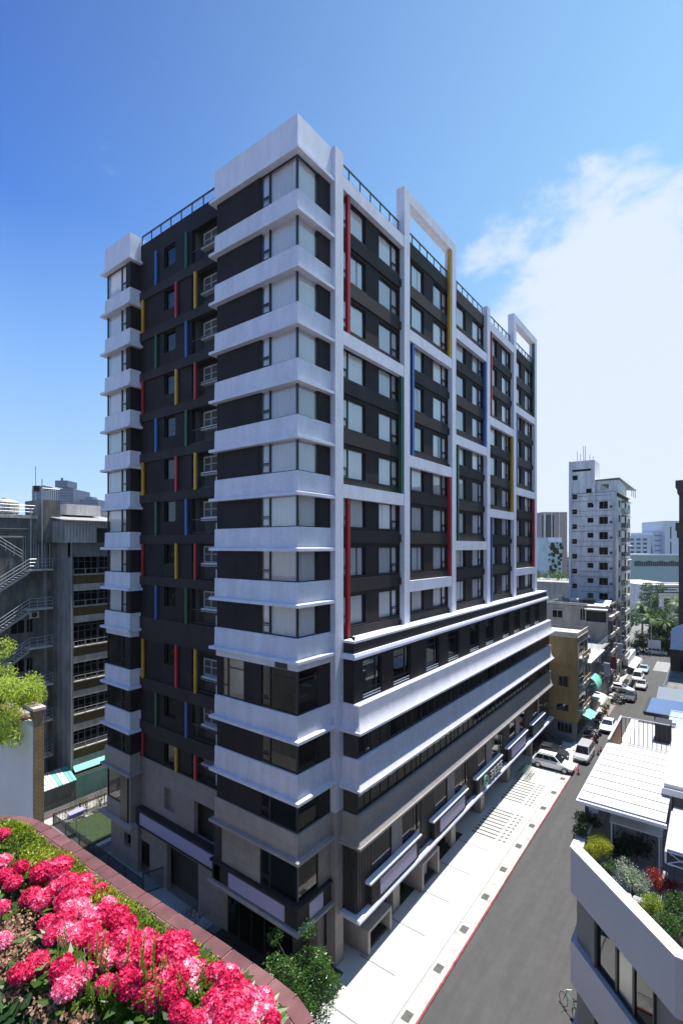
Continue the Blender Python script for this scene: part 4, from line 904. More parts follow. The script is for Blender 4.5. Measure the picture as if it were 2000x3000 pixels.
far_block('sports_hall', 'wide grey green hall with a white roof edge beyond the palms', 'building', 1447, 1590, 22, 230, GYM, 40, ex3)
def ex4(o, w):
    for q in range(5): MB().box(-.5 + q * .6, w + 2, -1.5 - q * .3, -.0, 13.2 - q * .9, 13.6 - q * .9).build('roof_step', TIN, o)
    for q in range(4): MB().box(3 + q * 4, 5 + q * 4, -.2, 0, 3, 8).build('window', BLK, o)
far_block('school_hall', 'low hall with stepped pale roofs among the palms', 'building', 1478, 1570, 12.8, 170, OWHITE, 25, ex4)
HAZE = mat('hazy_blue_facade', (.025, .05, .11), .4, .08, .02); HAZE2 = mat('hazy_blue_facade_light', (.06, .10, .18), .4, .08, .02)  # distance haze put into the facade blues
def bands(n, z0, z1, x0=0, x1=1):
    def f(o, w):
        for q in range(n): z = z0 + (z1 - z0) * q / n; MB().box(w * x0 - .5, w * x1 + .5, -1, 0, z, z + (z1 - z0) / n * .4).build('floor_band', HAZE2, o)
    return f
def ex5(o, w):
    MB().box(w * .58, w * .88, -3, 30, 134, 146).box(w * .66, w * .7, 5, 8, 146, 152).box(w * .04, w * .3, -1, 25, 133, 137).parts('upper_wall', HAZE, o)
    bands(14, 60, 130)(o, w)
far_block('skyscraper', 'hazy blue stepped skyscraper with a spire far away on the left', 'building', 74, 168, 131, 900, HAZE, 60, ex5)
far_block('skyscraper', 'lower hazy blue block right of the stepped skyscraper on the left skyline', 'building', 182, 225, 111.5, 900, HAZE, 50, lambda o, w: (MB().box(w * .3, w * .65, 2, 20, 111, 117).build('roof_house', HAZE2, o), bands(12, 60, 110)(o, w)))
# city beyond: plain low blocks so the ground does not run bare to the skyline
rc = random.Random(11)
pal = [OGREY2, OWHITE, OCREAM, STRIP, mat('city_dull_pink', (.34, .27, .25), .8), mat('city_blue_grey', (.2, .24, .28), .8)]
def city(n, u0, u1, v0, v1, hmin, hmax, label, seed):
    r = random.Random(seed)
    for i in range(n):
        uu = r.uniform(u0, u1); vv = r.uniform(v0, v1); w_, d_, h_ = r.uniform(9, 22), r.uniform(9, 20), r.uniform(hmin, hmax)
        o = thing('city_block', label, 'building', (uu, vv, 0), 0, label)
        MB().box(0, w_, 0, d_, 0, h_).build('wall', r.choice(pal), o); MB().box(w_ * .2, w_ * .45, d_ * .3, d_ * .6, h_, h_ + 2.5).build('roof_house', r.choice(pal), o)
        k = MB(); nf = int(h_ / 3.2)
        for f_ in range(nf): k.box(-.06, 0, .8, d_ - .8, 1.2 + f_ * 3.2, 2.6 + f_ * 3.2).box(.8, w_ - .8, -.06, 0, 1.2 + f_ * 3.2, 2.6 + f_ * 3.2)
        k.build('window', mat('far_window', (.06, .08, .12), .3), o)
city(14, 80, 260, 110, 240, 12, 24, 'distant plain city block beyond the old office block on the left', 2)
city(16, 300, 560, -40, 140, 9, 20, 'distant plain city block low on the horizon at the right', 3)
city(8, 0, 50, 60, 110, 10, 24, 'plain city block behind the fire-escape block', 4)
city(4, 128, 180, 20, 60, 9, 17, 'plain city block beyond the crossing street behind the stained tower', 6)
# --- dark brown classical building on the right edge
cb_ = thing('classical_building', 'dark brown building with stepped cornices cut by the right edge', 'building')
CBM = mat('brown_stone_cladding', (.07, .05, .047), .6, .15, .6, brick=(2., 1.2, .6, .2))
u0 = 62
MB().box(u0, 95, -30, -14.0, 0, 12.2).build('base', CBM, cb_); MB().box(u0 - .4, 95, -30, -13.75, 12.2, 12.9).build('cornice', CBM, cb_)
MB().box(u0 + .5, 95, -30, -14.95, 12.9, 27.2).build('shaft', CBM, cb_); MB().box(u0 + .1, 95, -30, -14.75, 27.2, 28.2).box(u0 - .1, 95, -30, -14.6, 28.2, 29.3).build('cornice', CBM, cb_)
MB().box(u0 + .5, 95, -30, -15.0, 29.3, 33.4).build('attic', CBM, cb_); MB().box(u0 + .1, 95, -30, -14.8, 33.4, 34.2).box(u0, 95, -30, -14.6, 34.2, 35.2).build('cornice', CBM, cb_)
MB().box(u0 + 1, 95, -30, -15.5, 35.2, 37.4).build('attic', CBM, cb_)
for q in range(4): MB().box(u0 - .08, u0, -16.6 - q * 3, -15.2 - q * 3, 3, 12).build('window', BLK, cb_)
wa = thing('canvas_awning', 'small white pointed awning against the dark brown building', 'awning')
MB().add([(61.6, -14.2, 14.6), (58.5, -14.2, 12.2), (58.5, -16, 12.2), (61.6, -16, 15.6), (61.6, -14.2, 12.2)], [(0, 1, 2, 3), (0, 4, 1)]).build('canvas', TIN, wa, fix=False); MB().tube([(58.5, -14.2, 12.2), (61.6, -14.2, 12.2)], .05, 5).build('frame', STEEL, wa)
# ------------------------------------------------------------------ near building on the right with its roof terrace
nb = thing('corner_house', 'white banded corner house with a chamfered corner and planted roof terrace', 'building')
NW = mat('soft_white_render', (.48, .48, .52), .6, .05, .5, bump=.05)  # grey-purple of the shaded faces is put into this white
NTOP = mat('parapet_top', (.72, .71, .69), .75, .1, 3., grime=.15)  # paler, with the sunlight on the parapet top in its colour
P0, P1 = (3.3, -13.85), (-1.0, -17.95)
fp = [(20, -13.85), P0, P1, (-1.0, -34)]
def npath(o=0): return [(24, -13.85), P0, P1, (-1.0, -34)]
# travel (24→P0→P1→...) keeps the outside on the right hand
for z0, z1, t in ((10.3, 12.3, .12), (6.2, 8.1, .12), (2.2, 4.0, .12)):
    MB().sweep([(-.3, z0), (t, z0), (t, z1), (-.3, z1)], npath()).build('band', NW, nb)
MB().sweep([(-.34, 12.3), (.14, 12.3), (.14, 12.36), (-.34, 12.36)], npath()).build('parapet_cap', NTOP, nb)
cd_ = Vector((P1[0] - P0[0], P1[1] - P0[1])); cl_ = cd_.length; cdn = cd_.normalized(); ang = math.atan2(cdn.y, cdn.x)
INM = mat('recessed_grey_wall', (.17, .175, .18), .6, .1, .6)
for z0, z1 in ((8.1, 10.3), (4.0, 6.2), (0, 2.2)):
    MB().box(0, .214 * cl_, .15, .3, z0, z1).box(.214 * cl_, .25 * cl_, .0, .3, z0, z1).box(.803 * cl_, cl_ - .02, .2, .4, z0, z1).parts('recessed_wall', INM, nb, loc=(P0[0], P0[1], 0), rz=ang)
    for a, b, g in ((.25, .461, DGLASS), (.461, .625, glass_mat('teal_glass', (.25, .4, .42), .16, .2)), (.625, .803, DGLASS)):
        f = MB().box(a * cl_, a * cl_ + .06, .1, .2, z0, z1).box(b * cl_ - .06, b * cl_, .1, .2, z0, z1).box(a * cl_ + .06, b * cl_ - .06, .1, .2, z0, z0 + .1).box(a * cl_ + .06, b * cl_ - .06, .1, .2, z1 - .06, z1)
        o = f.build('window', METAL, nb); o.location = (P0[0], P0[1], 0); o.rotation_euler.z = ang
        MB().add([(a * cl_ + .06, .15, z0 + .1), (b * cl_ - .06, .15, z0 + .1), (b * cl_ - .06, .15, z1 - .06), (a * cl_ + .06, .15, z1 - .06)], [(0, 1, 2, 3)]).build('pane', g, o, fix=False)
core = [(23.5, -14.8), (3.9, -14.8), (.2, -18.5), (.2, -34), (23.5, -34)]
MB().prism(core, 0, 10.9).build('core', INNER, nb)
for z0, z1 in ((8.1, 10.3), (4.0, 6.2), (0, 2.2)): MB().box(-.9, -.6, -34, -18.2, z0, z1).box(3.6, 24, -14.3, -14.0, z0, z1).parts('side_wall', INM, nb)
TERR = mat('terrace_paving', (.3, .31, .34), .75, .15, 1., brick=(.6, .6, .7, .1))
MB().prism([(23.8, -14.1), (3.4, -14.1), (-.75, -18.1), (-.75, -34), (23.8, -34)], 10.95, 11.05).build('terrace_floor', TERR, nb)
MB().box(13.2, 23.6, -30, -13.98, 11.05, 12.2).build('roof_storey', NW, nb); MB().box(13.1, 23.7, -30, -13.9, 12.2, 12.3).build('roof_storey_slab', ROOFG, nb)
# paving joints on the terrace as thin strips
tj = MB()
for q in range(9): tj.box(3.2 + q * .75, 3.24 + q * .75, -20, -15.6, 11.05, 11.056)
for q in range(5): tj.box(2.6, 10.1, -16 - q * .75, -15.96 - q * .75, 11.057, 11.06)
tj.build('paving_joints', JOINT, nb)
cn = thing('terrace_canopy', 'large white ribbed canopy roof over the planted terrace', 'canopy')
cr_ = MB(); n = 9; CA, CB = 4.6, 13.0
for q in range(n):
    a = CA + (CB - CA) * q / n; b = CA + (CB - CA) * (q + 1) / n
    cr_.box(a + .09, b, -17.25, -13.75, 13.93, 14.0).box(a, a + .09, -17.25, -13.75, 13.93, 13.94, 1)
cr_.build('ribbed_roof', [TIN, mat('roof_seam', (.09, .09, .09), .8)], cn)
MB().box(CA - .12, CA, -17.3, -13.7, 13.8, 13.95).box(CA, CB, -13.76, -13.68, 13.8, 13.93).parts('edge_beam', WHITE2, cn)
for x, y in ((4.75, -14.1), (5.2, -14.1), (12.8, -14.15), (12.8, -17.1)): MB().box(x, x + .07, y, y + .07, 11.05, 13.8).build('post', METAL, cn)
b2 = MB()
for q in range(6): b2.box(4.7 + q * 1.6, 4.76 + q * 1.6, -17.2, -13.8, 13.82, 13.92)
b2.parts('rafter', WHITE2, cn)
c2 = thing('terrace_canopy', 'tall white flat roof box at the right edge above the ribbed canopy', 'canopy')
MB().box(7.4, 17.5, -28, -17.0, 14.2, 14.6).build('roof_panel', TIN, c2); MB().box(7.28, 7.4, -28, -16.95, 14.1, 14.4).box(7.4, 17.4, -17.0, -16.9, 14.1, 14.3).parts('edge_beam', NW, c2)
for q in range(3): MB().box(7.6 + q * 3, 7.7 + q * 3, -17.3, -17.2, 11.05, 14.1).build('post', STEEL, c2)
c3 = thing('terrace_canopy', 'lower white canopy with cross-braced edge truss at the right edge', 'canopy')
MB().box(3.15, 7.25, -28, -17.4, 13.6, 13.66).build('roof_panel', TIN, c3)
t = MB().tube([(3.15, -17.4, 13.55), (3.15, -26, 13.55)], .035, 5).tube([(3.15, -17.4, 13.05), (3.15, -26, 13.05)], .035, 5).tube([(7.2, -17.35, 13.5), (3.15, -17.35, 13.5), (3.15, -17.35, 13.05)], .04, 5)
for q in range(9): t.tube([(3.15, -17.4 - q * .9, 13.05), (3.15, -18.3 - q * .9, 13.55)], .022, 4).tube([(3.15, -17.4 - q * .9, 13.55), (3.15, -18.3 - q * .9, 13.05)], .022, 4)
t.build('truss', WHITE2, c3)
for y in (-18.2, -24): MB().box(3.4, 3.5, y, y + .1, 11.05, 13.1).build('post', WHITE2, c3)
pa = thing('glass_door_shelter', 'small white sloping shelter roof under the ribbed canopy front', 'canopy')
MB().add([(5.2, -15.0, 13.0), (5.2, -17.1, 13.0), (6.6, -17.1, 13.5), (6.6, -15.0, 13.5), (5.2, -15.0, 13.06), (5.2, -17.1, 13.06), (6.6, -17.1, 13.56), (6.6, -15.0, 13.56)], [(0, 3, 2, 1), (4, 5, 6, 7), (0, 1, 5, 4), (1, 2, 6, 5), (2, 3, 7, 6), (3, 0, 4, 7)]).build('roof_panel', TIN, pa)
for y in (-15.1, -17): MB().box(6.4, 6.46, y, y + .06, 11.05, 13.45).box(5.3, 5.36, y, y + .06, 11.05, 13.0).parts('post', WHITE2, pa)
# fenced roof behind the canopy
bw = thing('brown_screen_wall', 'rust brown screen wall with white rail top behind the ribbed canopy', 'wall')
MB().box(13.1, 18.1, -13.8, -13.75, 12.3, 14.15).build('panel', mat('rust_brown_panel', (.2, .085, .03), .7, .15), bw); MB().box(13.0, 18.2, -13.83, -13.72, 14.15, 14.22).build('rail', WHITE2, bw)
def pick_fence(name, label, a, b, h, n, m=METAL, zb=0, cat='fence', top=None):
    o = thing(name, label, cat); a = Vector((*a, zb)); b = Vector((*b, zb)); d = (b - a); L_ = d.length; dn = d.normalized(); ang = math.atan2(dn.y, dn.x)
    o.location = a; o.rotation_euler.z = ang
    MB().box(0, L_, -.025, .025, h - .06, h).box(0, L_, -.02, .02, .1, .14).parts('rail', top or m, o)
    p = MB()
    for q in range(n + 1): x = L_ * q / n; p.box(x - .018, x + .018, -.018, .018, .14, h - .06)
    p.build('pickets', m, o)
    k = max(1, round(L_ / 2.6))
    for q in range(k + 1): x = L_ * q / k; MB().box(x - .04, x + .04, -.04, .04, 0, h + .03).build('post', m, o)
    return o
pick_fence('roof_fence', 'black barred fence across the roof behind the ribbed canopy', (18.1, -13.8), (18.1, -19.5), 1.9, 22, zb=12.3, top=WHITE2)
MB().box(13.2, 23.6, -19.6, -14.02, 12.3, 12.33).build('roof_paving', mat('pale_roof_paving', (.4, .4, .42), .8, .1), nb)  # paving a lighter grey than the slab below
tn = thing('roof_machine', 'blue grey cabinet with frames beside the barred roof fence', 'machine', (16.0, -16.75, 12.33)); MB().box(0, .6, -.5, 0, 0, 1.3).build('cabinet', mat('blue_grey_cabinet', (.15, .2, .28), .5), tn); MB().tube([(0, -.6, 0), (0, -.6, 2.2), (.8, -.6, 2.4)], .04, 5).build('frame', STEEL, tn)
rm = random.Random(4)
for q, (x, y, s, lab) in enumerate(((20.0, -15.6, 1.1, 'dark covered machine behind the barred roof fence'), (20.8, -17.8, 1.6, 'wooden crate stack behind the right of the barred fence'))):
    o = thing('covered_machine' if q == 0 else 'crate_stack', lab, 'machine' if q == 0 else 'crates', (x, y, 12.33))
    if q == 0: MB().box(0, 1.4, -.9, 0, 0, 1.2).build('cover', mat('dark_cover', (.03, .028, .03), .8), o); MB().box(-.05, 1.45, -.95, .05, 1.2, 1.26).build('lid', METAL, o)
    else:
        for r in range(3): MB().box(0, 1.2, -.5, 0, r * .42, r * .42 + .4).build('crate', mat('pale_wood', (.42, .27, .15), .7, .2), o)
        MB().box(0, 1.2, -.5, 0, 1.26, 1.3).build('lid', STRIP, o)
# houses further along the right side
rh = thing('blue_roof_house', 'low house with a flat blue tin roof on the right side of the street', 'building')
MB().box(31.2, 36.5, -24, -14.0, 10.9, 11.05).build('roof', mat('blue_tin_roof', (.06, .12, .26), .45, .12, 1.), rh); MB().box(31.0, 31.2, -24, -13.9, 10.8, 11.1).box(31.2, 36.5, -14.0, -13.8, 10.8, 11.1).build('gutter', METAL, rh)
MB().box(31.6, 36.2, -23.6, -14.6, 0, 10.9).build('wall', OGREY2, rh)
for q in range(3): put_pane(rh, 'u', 31.5, (-17 - q * 3, -15 - q * 3, 7.5, 9.6), 1)
r3 = thing('glass_roof_shed', 'pale roof shed with glass lean-to between fence and blue roof', 'shed')
MB().box(24.2, 30.8, -24, -15.4, 0, 10.4).build('wall', OWHITE, r3); MB().box(24.0, 31, -24, -15.2, 10.4, 10.5).build('roof', TIN, r3)
MB().box(26, 29.5, -20, -16, 10.5, 12).build('glass_box', GLB, r3)
for x in (26, 27.7, 29.5): MB().box(x - .04, x + .04, -20.05, -15.95, 12, 12.06).box(x - .04, x + .04, -16.04, -15.96, 10.5, 12).parts('frame', WHITE2, r3)
r4 = thing('slate_roof_house', 'dark house with grey lean-to roof beside the brown classical building', 'building')
MB().box(38, 60, -26, -14.2, 0, 9.0).build('wall', OGREY, r4); MB().add([(37.6, -14, 8.9), (37.6, -26, 8.9), (44, -26, 10.3), (44, -14, 10.3), (37.6, -14, 9.05), (37.6, -26, 9.05), (44, -26, 10.45), (44, -14, 10.45)], [(0, 3, 2, 1), (4, 5, 6, 7), (0, 1, 5, 4), (1, 2, 6, 5), (2, 3, 7, 6), (3, 0, 4, 7)]).build('lean_to_roof', mat('slate_blue_roof', (.1, .14, .18), .5), r4)
r = MB(); railing(r, (46, -14.3, 9), (46, -20, 9), 1.1, 5); railing(r, (46, -14.3, 9), (58, -14.3, 9), 1.1, 8); r.build('roof_railing', STEEL, r4)
# ------------------------------------------------------------------ vegetation
def at(px, py, z):                                           # photo pixel (1568 wide) + height -> point
    Y = 1133 * (26 - z) / (py - 1255); return cw((px - 784) / 1133 * Y, Y, z)
def rvec(r): 
    while True:
        v = Vector((r.uniform(-1, 1), r.uniform(-1, 1), r.uniform(-1, 1)))
        if .05 < v.length < 1: return v.normalized()
def add_leaf(mb, p, d, up, l, w, m=0, fold=.25):
    s = d.cross(up); s = s.normalized() if s.length > .01 else Vector((1, 0, 0)); n = s.cross(d).normalized()
    mb.add([p, p + d * l * .5 + s * w * .5 + n * l * fold * .3, p + d * l, p + d * l * .5 - s * w * .5 + n * l * fold * .3], [(0, 1, 2, 3)], m)
def foliage(r, blobs, n, leaf, asp=.5, shell=.55, droop=.2, mb=None, hole=.35):
    mb = mb or MB(); tot = sum(b[3] ** 2 for b in blobs)
    for cx, cy, cz, rad in blobs:
        c = Vector((cx, cy, cz)); k = int(n * rad ** 2 / tot)
        for _ in range(k):
            d = rvec(r); q = rad * (shell + (1 - shell) * r.random()) * (1 + .22 * noise.noise(d * 2.3 + c))
            p = c + Vector((d.x, d.y, d.z * .85)) * q
            if noise.noise(p * (1.6 / max(rad, .3))) < -hole: continue
            ld = (d * .6 + rvec(r) * .9 + Vector((0, 0, -droop))).normalized(); l = leaf * r.uniform(.65, 1.35)
            add_leaf(mb, p, ld, (rvec(r) + Vector((0, 0, 1.2))).normalized(), l, l * asp)
    return mb
def wood(mb, base, tips, r0, r=None):
    for t in tips:
        b = Vector(base); t = Vector(t); m = b.lerp(t, .5) + Vector((0, 0, .12 * (t - b).length)); mb.tube([b, m, t], [r0 * .6, r0 * .4, r0 * .12], 6)
BARK = mat('bark', (.10, .08, .06), .9, .3, 6., bump=.3)
L_DK = leaf_mat('dark_leaves', [(.0, (.012, .03, .01)), (.5, (.03, .075, .018)), (1., (.09, .17, .04))], .3)
L_MID = leaf_mat('mid_leaves', [(.0, (.02, .05, .01)), (.5, (.05, .12, .02)), (1., (.14, .25, .05))], .35)
L_LIME = leaf_mat('lime_leaves', [(.0, (.09, .15, .01)), (.5, (.24, .34, .03)), (1., (.45, .55, .08))], .45)
L_YEL = leaf_mat('yellow_leaves', [(.0, (.14, .18, .01)), (.5, (.38, .42, .03)), (1., (.6, .6, .06))], .4)
L_VAR = leaf_mat('variegated_leaves', [(.0, (.05, .1, .04)), (.5, (.2, .28, .16)), (.7, (.55, .58, .45)), (1., (.8, .8, .68))], .3)
L_RED = leaf_mat('red_leaves', [(.0, (.08, .01, .01)), (.6, (.35, .02, .015)), (1., (.55, .12, .05))], .35)
L_DEEP = leaf_mat('deep_leaves', [(.0, (.008, .018, .008)), (.6, (.02, .045, .012)), (1., (.05, .09, .03))], .25)  # darkest of the leaf greens
def tree(name, label, cat, base, h, blobs, n, leaf, m, r0=.12, group=None, asp=.5, droop=.2, seed=1, hole=.35, trunk=True, shell=.5):
    r = random.Random(seed); o = thing(name, label, cat, base, 0, group)
    if trunk:
        t = MB(); t.tube([(0, 0, 0), (.03 * h * .3, .02, h * .25), (0, 0, h * .5)], [r0, r0 * .8, r0 * .6], 8); wood(t, (0, 0, h * .35), [(b[0], b[1], b[2]) for b in blobs], r0)
        t.build('trunk', BARK, o)
    foliage(r, blobs, n, leaf, asp, shell, droop, hole=hole).build('crown' if trunk else 'foliage', m, o, fix=False)
    return o
# roof tree at the left edge, spilling over the white wall
b = cw(-10.6, 14.6, 20.2); r = random.Random(3)
RX = (RGT.x, RGT.y); bl = [(-.1, 0, 1.7, .75), (.0, -.0, 1.0, .5)]
for _ in range(60):
    a_, z_ = r.uniform(-1.3, 1.72), r.uniform(.15, 3.1)
    if a_ > .6 and (z_ > 3.0 - a_ * .75): continue
    d_ = r.uniform(-.9, .3); bl.append((RGT.x * a_ + FWD.x * d_, RGT.y * a_ + FWD.y * d_, z_, r.uniform(.26, .48)))
tree('roof_garden_tree', 'feathery lime green tree above the white wall at the left edge', 'tree', b, 2.2, bl, 26000, .085, leaf_mat('bright_lime_leaves', [(.0, (.16, .26, .02)), (.45, (.42, .54, .06)), (1., (.68, .75, .16))], .5), .08, asp=.3, droop=.7, seed=5, hole=.25)  # crown in a light lime green
# tree by the near corner of the tower
r = random.Random(9); bl = [(r.uniform(-1.5, 1.3), r.uniform(-1.3, 1.5), r.uniform(1.0, 4.8), r.uniform(.4, .75)) for _ in range(30)] + [(0, 0, 3, 1.2), (.3, 0, 5.2, .5)]
tree('street_tree', 'bushy dark green tree at the near street corner of the tower', 'tree', (-.95, -1.35, 0), 3.2, bl, 17000, .13, leaf_mat('glossy_leaves', [(.0, (.015, .04, .012)), (.5, (.045, .11, .02)), (1., (.16, .28, .07))], .3, .25), .11, asp=.42, seed=10)
# bare shrub
r = random.Random(21); o = thing('bare_shrub', 'leafless dark branching shrub on the shaded forecourt paving', 'shrub', (-.7, 8.8, 0)); t = MB()
def branch(p, d, l, rad, dep):
    e = p + d * l; t.tube([p, p.lerp(e, .5) + rvec(r) * l * .06, e], [rad, rad * .8, rad * .6], 4, cap=False)
    if dep:
        for _ in range(3): branch(e, (d + rvec(r) * .75 + Vector((0, 0, .12))).normalized(), l * r.uniform(.6, .85), rad * .62, dep - 1)
for _ in range(4): branch(Vector((0, 0, 0)), (Vector((0, 0, 1)) + rvec(r) * .6).normalized(), .75, .035, 4)
t.build('branches', mat('dark_twigs', (.03, .028, .024), .9), o)
foliage(r, [(r.uniform(-1, 1), r.uniform(-1, 1), r.uniform(1.0, 2.3), .3) for _ in range(10)], 260, .06).build('foliage', L_DEEP, o, fix=False)
# hedges below the tower
def hedge(name, label, x0, x1, y0, y1, z0, z1, n, leaf, m, seed=1, cat='hedge'):
    r = random.Random(seed); mb = MB(); o = thing(name, label, cat)
    for _ in range(n):
        p = Vector((r.uniform(x0, x1), r.uniform(y0, y1), r.uniform(z0, z1))); p.z = z0 + (z1 - z0) * (1 - (1 - (p.z - z0) / (z1 - z0)) ** 2) + .12 * noise.noise(p * 1.5)
        add_leaf(mb, p, rvec(r), (rvec(r) + Vector((0, 0, 1))).normalized(), leaf * r.uniform(.7, 1.3), leaf * .5)
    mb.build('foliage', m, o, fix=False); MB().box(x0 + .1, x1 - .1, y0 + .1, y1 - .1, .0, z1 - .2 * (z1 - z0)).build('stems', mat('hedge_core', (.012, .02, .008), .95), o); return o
hedge('hedge', 'low dark hedge along the shaded foot of the corner block', -1.2, -.3, .6, 8.0, .1, .85, 5200, .1, L_DEEP, 2)
hedge('hedge', 'thin ground cover hedge in the bed under the podium street side', 5.2, 11.5, -.7, .7, .1, .4, 2500, .09, L_DEEP, 3)
hedge('hedge', 'second strip of shaded planting further along under the podium', 14.2, 20.8, -.7, .7, .1, .35, 2200, .09, L_DEEP, 4)
for q, (x, y) in enumerate(((1.0, 29.4), (2.3, 29.4), (3.6, 29.3))):
    r = random.Random(30 + q); tree('fence_shrub', ('leftmost', 'middle', 'rightmost')[q] + ' dark climbing shrub on the lawn fence by the back street', 'shrub', (x, y, 0), 1.2, [(r.uniform(-.4, .4), r.uniform(-.2, .2), .5 + .3 * k, .4) for k in range(5)], 700, .1, L_DK, .03, seed=40 + q, group='shrubs along the lawn fence')
# far trees and palms behind the crossing street
PALML = leaf_mat('palm_leaves', [(.0, (.02, .05, .012)), (.5, (.07, .13, .03)), (1., (.22, .3, .09))], .3)
def palm_proto():
    o = thing('palm_tree', 'x', 'palm tree', (0, 0, 0), 0, 'palms beyond the crossing street'); r = random.Random(8)
    MB().tube([(0, 0, 0), (.1, .05, 4), (.0, .1, 8.3)], [.24, .2, .17], 8).build('trunk', mat('palm_trunk', (.2, .18, .15), .8, .2), o)
    f = MB()
    for k in range(24):
        a = 2 * math.pi * k / 24 * 1.9; el = r.uniform(-.1, 1.1); d = Vector((math.cos(a) * math.cos(el), math.sin(a) * math.cos(el), math.sin(el))); p = Vector((0, .1, 8.3)); L_ = r.uniform(2.4, 3.3)
        side = Vector((-math.sin(a), math.cos(a), 0)); prev = p
        for q in range(9):
            d = (d + Vector((0, 0, -.17))).normalized(); nx = prev + d * L_ / 9; w = .6 * math.sin(math.pi * (q + 1.5) / 10.5)
            for sgn in (1, -1):
                f.add([prev, nx, nx + side * sgn * w + Vector((0, 0, -.35 * w)) + d * .15], [(0, 1, 2)])
            prev = nx
    f.build('fronds', PALML, o, fix=False); return o
pm = palm_proto(); pls = [(122, -9.5, .9, 'low palm between the two front palms nearest the lamp'), (124, -15.8, 1.15, 'palm second from the right in the front palm row'), (134, -20, 1.3, 'tall palm behind the front right palm'), (138, -11, 1.35, 'palm before the stepped low hall'), (121, -6.2, 1.0, 'front left palm beside the tall stained tower'), (123, -13.0, 1.05, 'front palm in the middle of the green gap'), (126, -18.5, .95, 'front right palm near the dark brown building'), (150, -12, 1.5, 'tall palm behind against the grey green hall'), (146, -24, 1.45, 'tall palm behind at the right by the brown building'), (133, -3.5, 1.2, 'palm half hidden by the stained tower')]
for q, (x, y, s, lab) in enumerate(pls):
    o = pm if q == 0 else dup(pm); o.location = (x, y, 0); o.scale = (s, s, s); o.rotation_euler.z = q * 1.3; o['label'] = lab
tl = ['round tree left of the palms', 'dark round tree between the front palms', 'tree right of the front palms', 'tall tree behind the low stepped hall', 'bright tree beside the foot of the stained tower', 'dark tree behind the street lamp', 'far tree beyond the crossing street at the right', 'spreading tree beside the grey green hall']
for q, (x, y, h, m) in enumerate(((128, -9, 9, L_MID), (127, -16, 8, L_DK), (129, -22, 9, L_MID), (158, -16, 15, L_MID), (124, -1, 10, L_MID), (122, -10, 7, L_DK), (125, -27, 9, L_DK), (150, -4, 15, L_MID))):
    r = random.Random(60 + q); tree('leafy_tree', tl[q] + ', crown of uneven clumps', 'tree', (x, y, 0), h * .6, [(r.uniform(-2.4, 2.4), r.uniform(-2.4, 2.4), h * r.uniform(.4, .95), r.uniform(1.0, 1.8)) for _ in range(11)], 4200, .42, m, .25, seed=70 + q, group='trees beyond the crossing street')
for q, (x, y, h) in enumerate(((135, -14, 11), (133, -7, 10), (137, -25, 11), (142, -18, 11), (131, -30, 10))):
    r = random.Random(160 + q); tree('leafy_tree', ('middle', 'left', 'far right', 'rearmost middle', 'outermost right')[q] + ' dark tree in the second row behind the palms', 'tree', (x, y, 0), h * .5, [(r.uniform(-3, 3), r.uniform(-3, 3), h * r.uniform(.25, .95), r.uniform(1.2, 2)) for _ in range(12)], 3600, .45, L_DK, .25, seed=170 + q, group='trees beyond the crossing street')
o = thing('shrub_row', 'low dark row of shrubs behind the far kerb of the crossing street', 'hedge'); r = random.Random(77)
for q, (x, y) in enumerate(((121, -5), (120.5, -8.5), (121.5, -12), (120.5, -15.5), (121, -19), (121.5, -23))): tree('street_bush', 'dark round bush along the far side of the crossing street', 'tree', (x, y, 0), 2.5, [(r.uniform(-1.6, 1.6), r.uniform(-1.8, 1.8), r.uniform(1.2, 5), r.uniform(.9, 1.5)) for _ in range(9)], 2600, .34, L_DK, .15, seed=300 + q, group='bushes along the crossing street')
foliage(r, [(119.5 + r.random(), -30 + k * 1.7, .9, 1.0) for k in range(22)], 5200, .3).build('foliage', L_DEEP, o, fix=False)
r = random.Random(88); tree('roof_shrub', 'green shrubs on a roof below the climber covered glass building', 'shrub', (150, 28, 15), 2, [(r.uniform(-3, 3), k * 2 - 9, 1.5, 1.7) for k in range(8)], 2500, .4, L_MID, .1, seed=5)
MB().box(140, 160, 15, 40, 0, 15).build('roof_shrub_house', OCREAM, None, label='plain cream block carrying roof shrubs between the towers', cat='building')
# terrace plants ------------------------------------------------------------------
def bush(px, py, z, rad, m, label, n=1800, leaf=.07, name='terrace_shrub', asp=.5, seed=0, hh=.8, droop=.2):
    rad *= 1.45; n = int(n * 1.6); leaf *= .95; p = at(px, py, z); r = random.Random(seed or int(px)); base = 11.06
    bl = [(r.uniform(-.6, .6) * rad, r.uniform(-.6, .6) * rad, z - base + r.uniform(-.55, .5) * rad * hh, rad * r.uniform(.35, .6)) for _ in range(9)] + [(0, 0, z - base, rad * .7)]
    return tree(name, label, 'shrub', (p.x, p.y, base), z - base, bl, n, leaf, m, .035, seed=seed + int(py), asp=asp, droop=droop)
bush(1334, 1905, 12.7, .32, L_DK, 'thin dark potted tree at the far tip of the terrace parapet', 1100, .09, hh=2.2)
bush(1376, 1945, 12.45, .52, L_YEL, 'rounded yellow green bamboo-like bush behind the terrace parapet', 3600, .085, asp=.2, droop=.6)
bush(1398, 1990, 12.1, .22, L_MID, 'small green sprig right of the yellow bush', 500, .07)
bush(1452, 2018, 12.2, .5, L_VAR, 'grey green variegated shrub in the middle of the terrace', 2600, .055)
bush(1516, 2022, 12.1, .36, L_RED, 'red leaved shrub on the terrace', 1700, .06)
bush(1545, 2033, 12.0, .28, L_RED, 'second sparse reddish shrub at the right edge of the terrace', 600, .06, seed=3)
bush(1497, 2072, 12.0, .36, L_LIME, 'bright green low shrub in front of the red one', 1500, .06)
bush(1553, 2070, 12.1, .42, L_MID, 'broad green shrub at the right edge above the corner', 1900, .065)
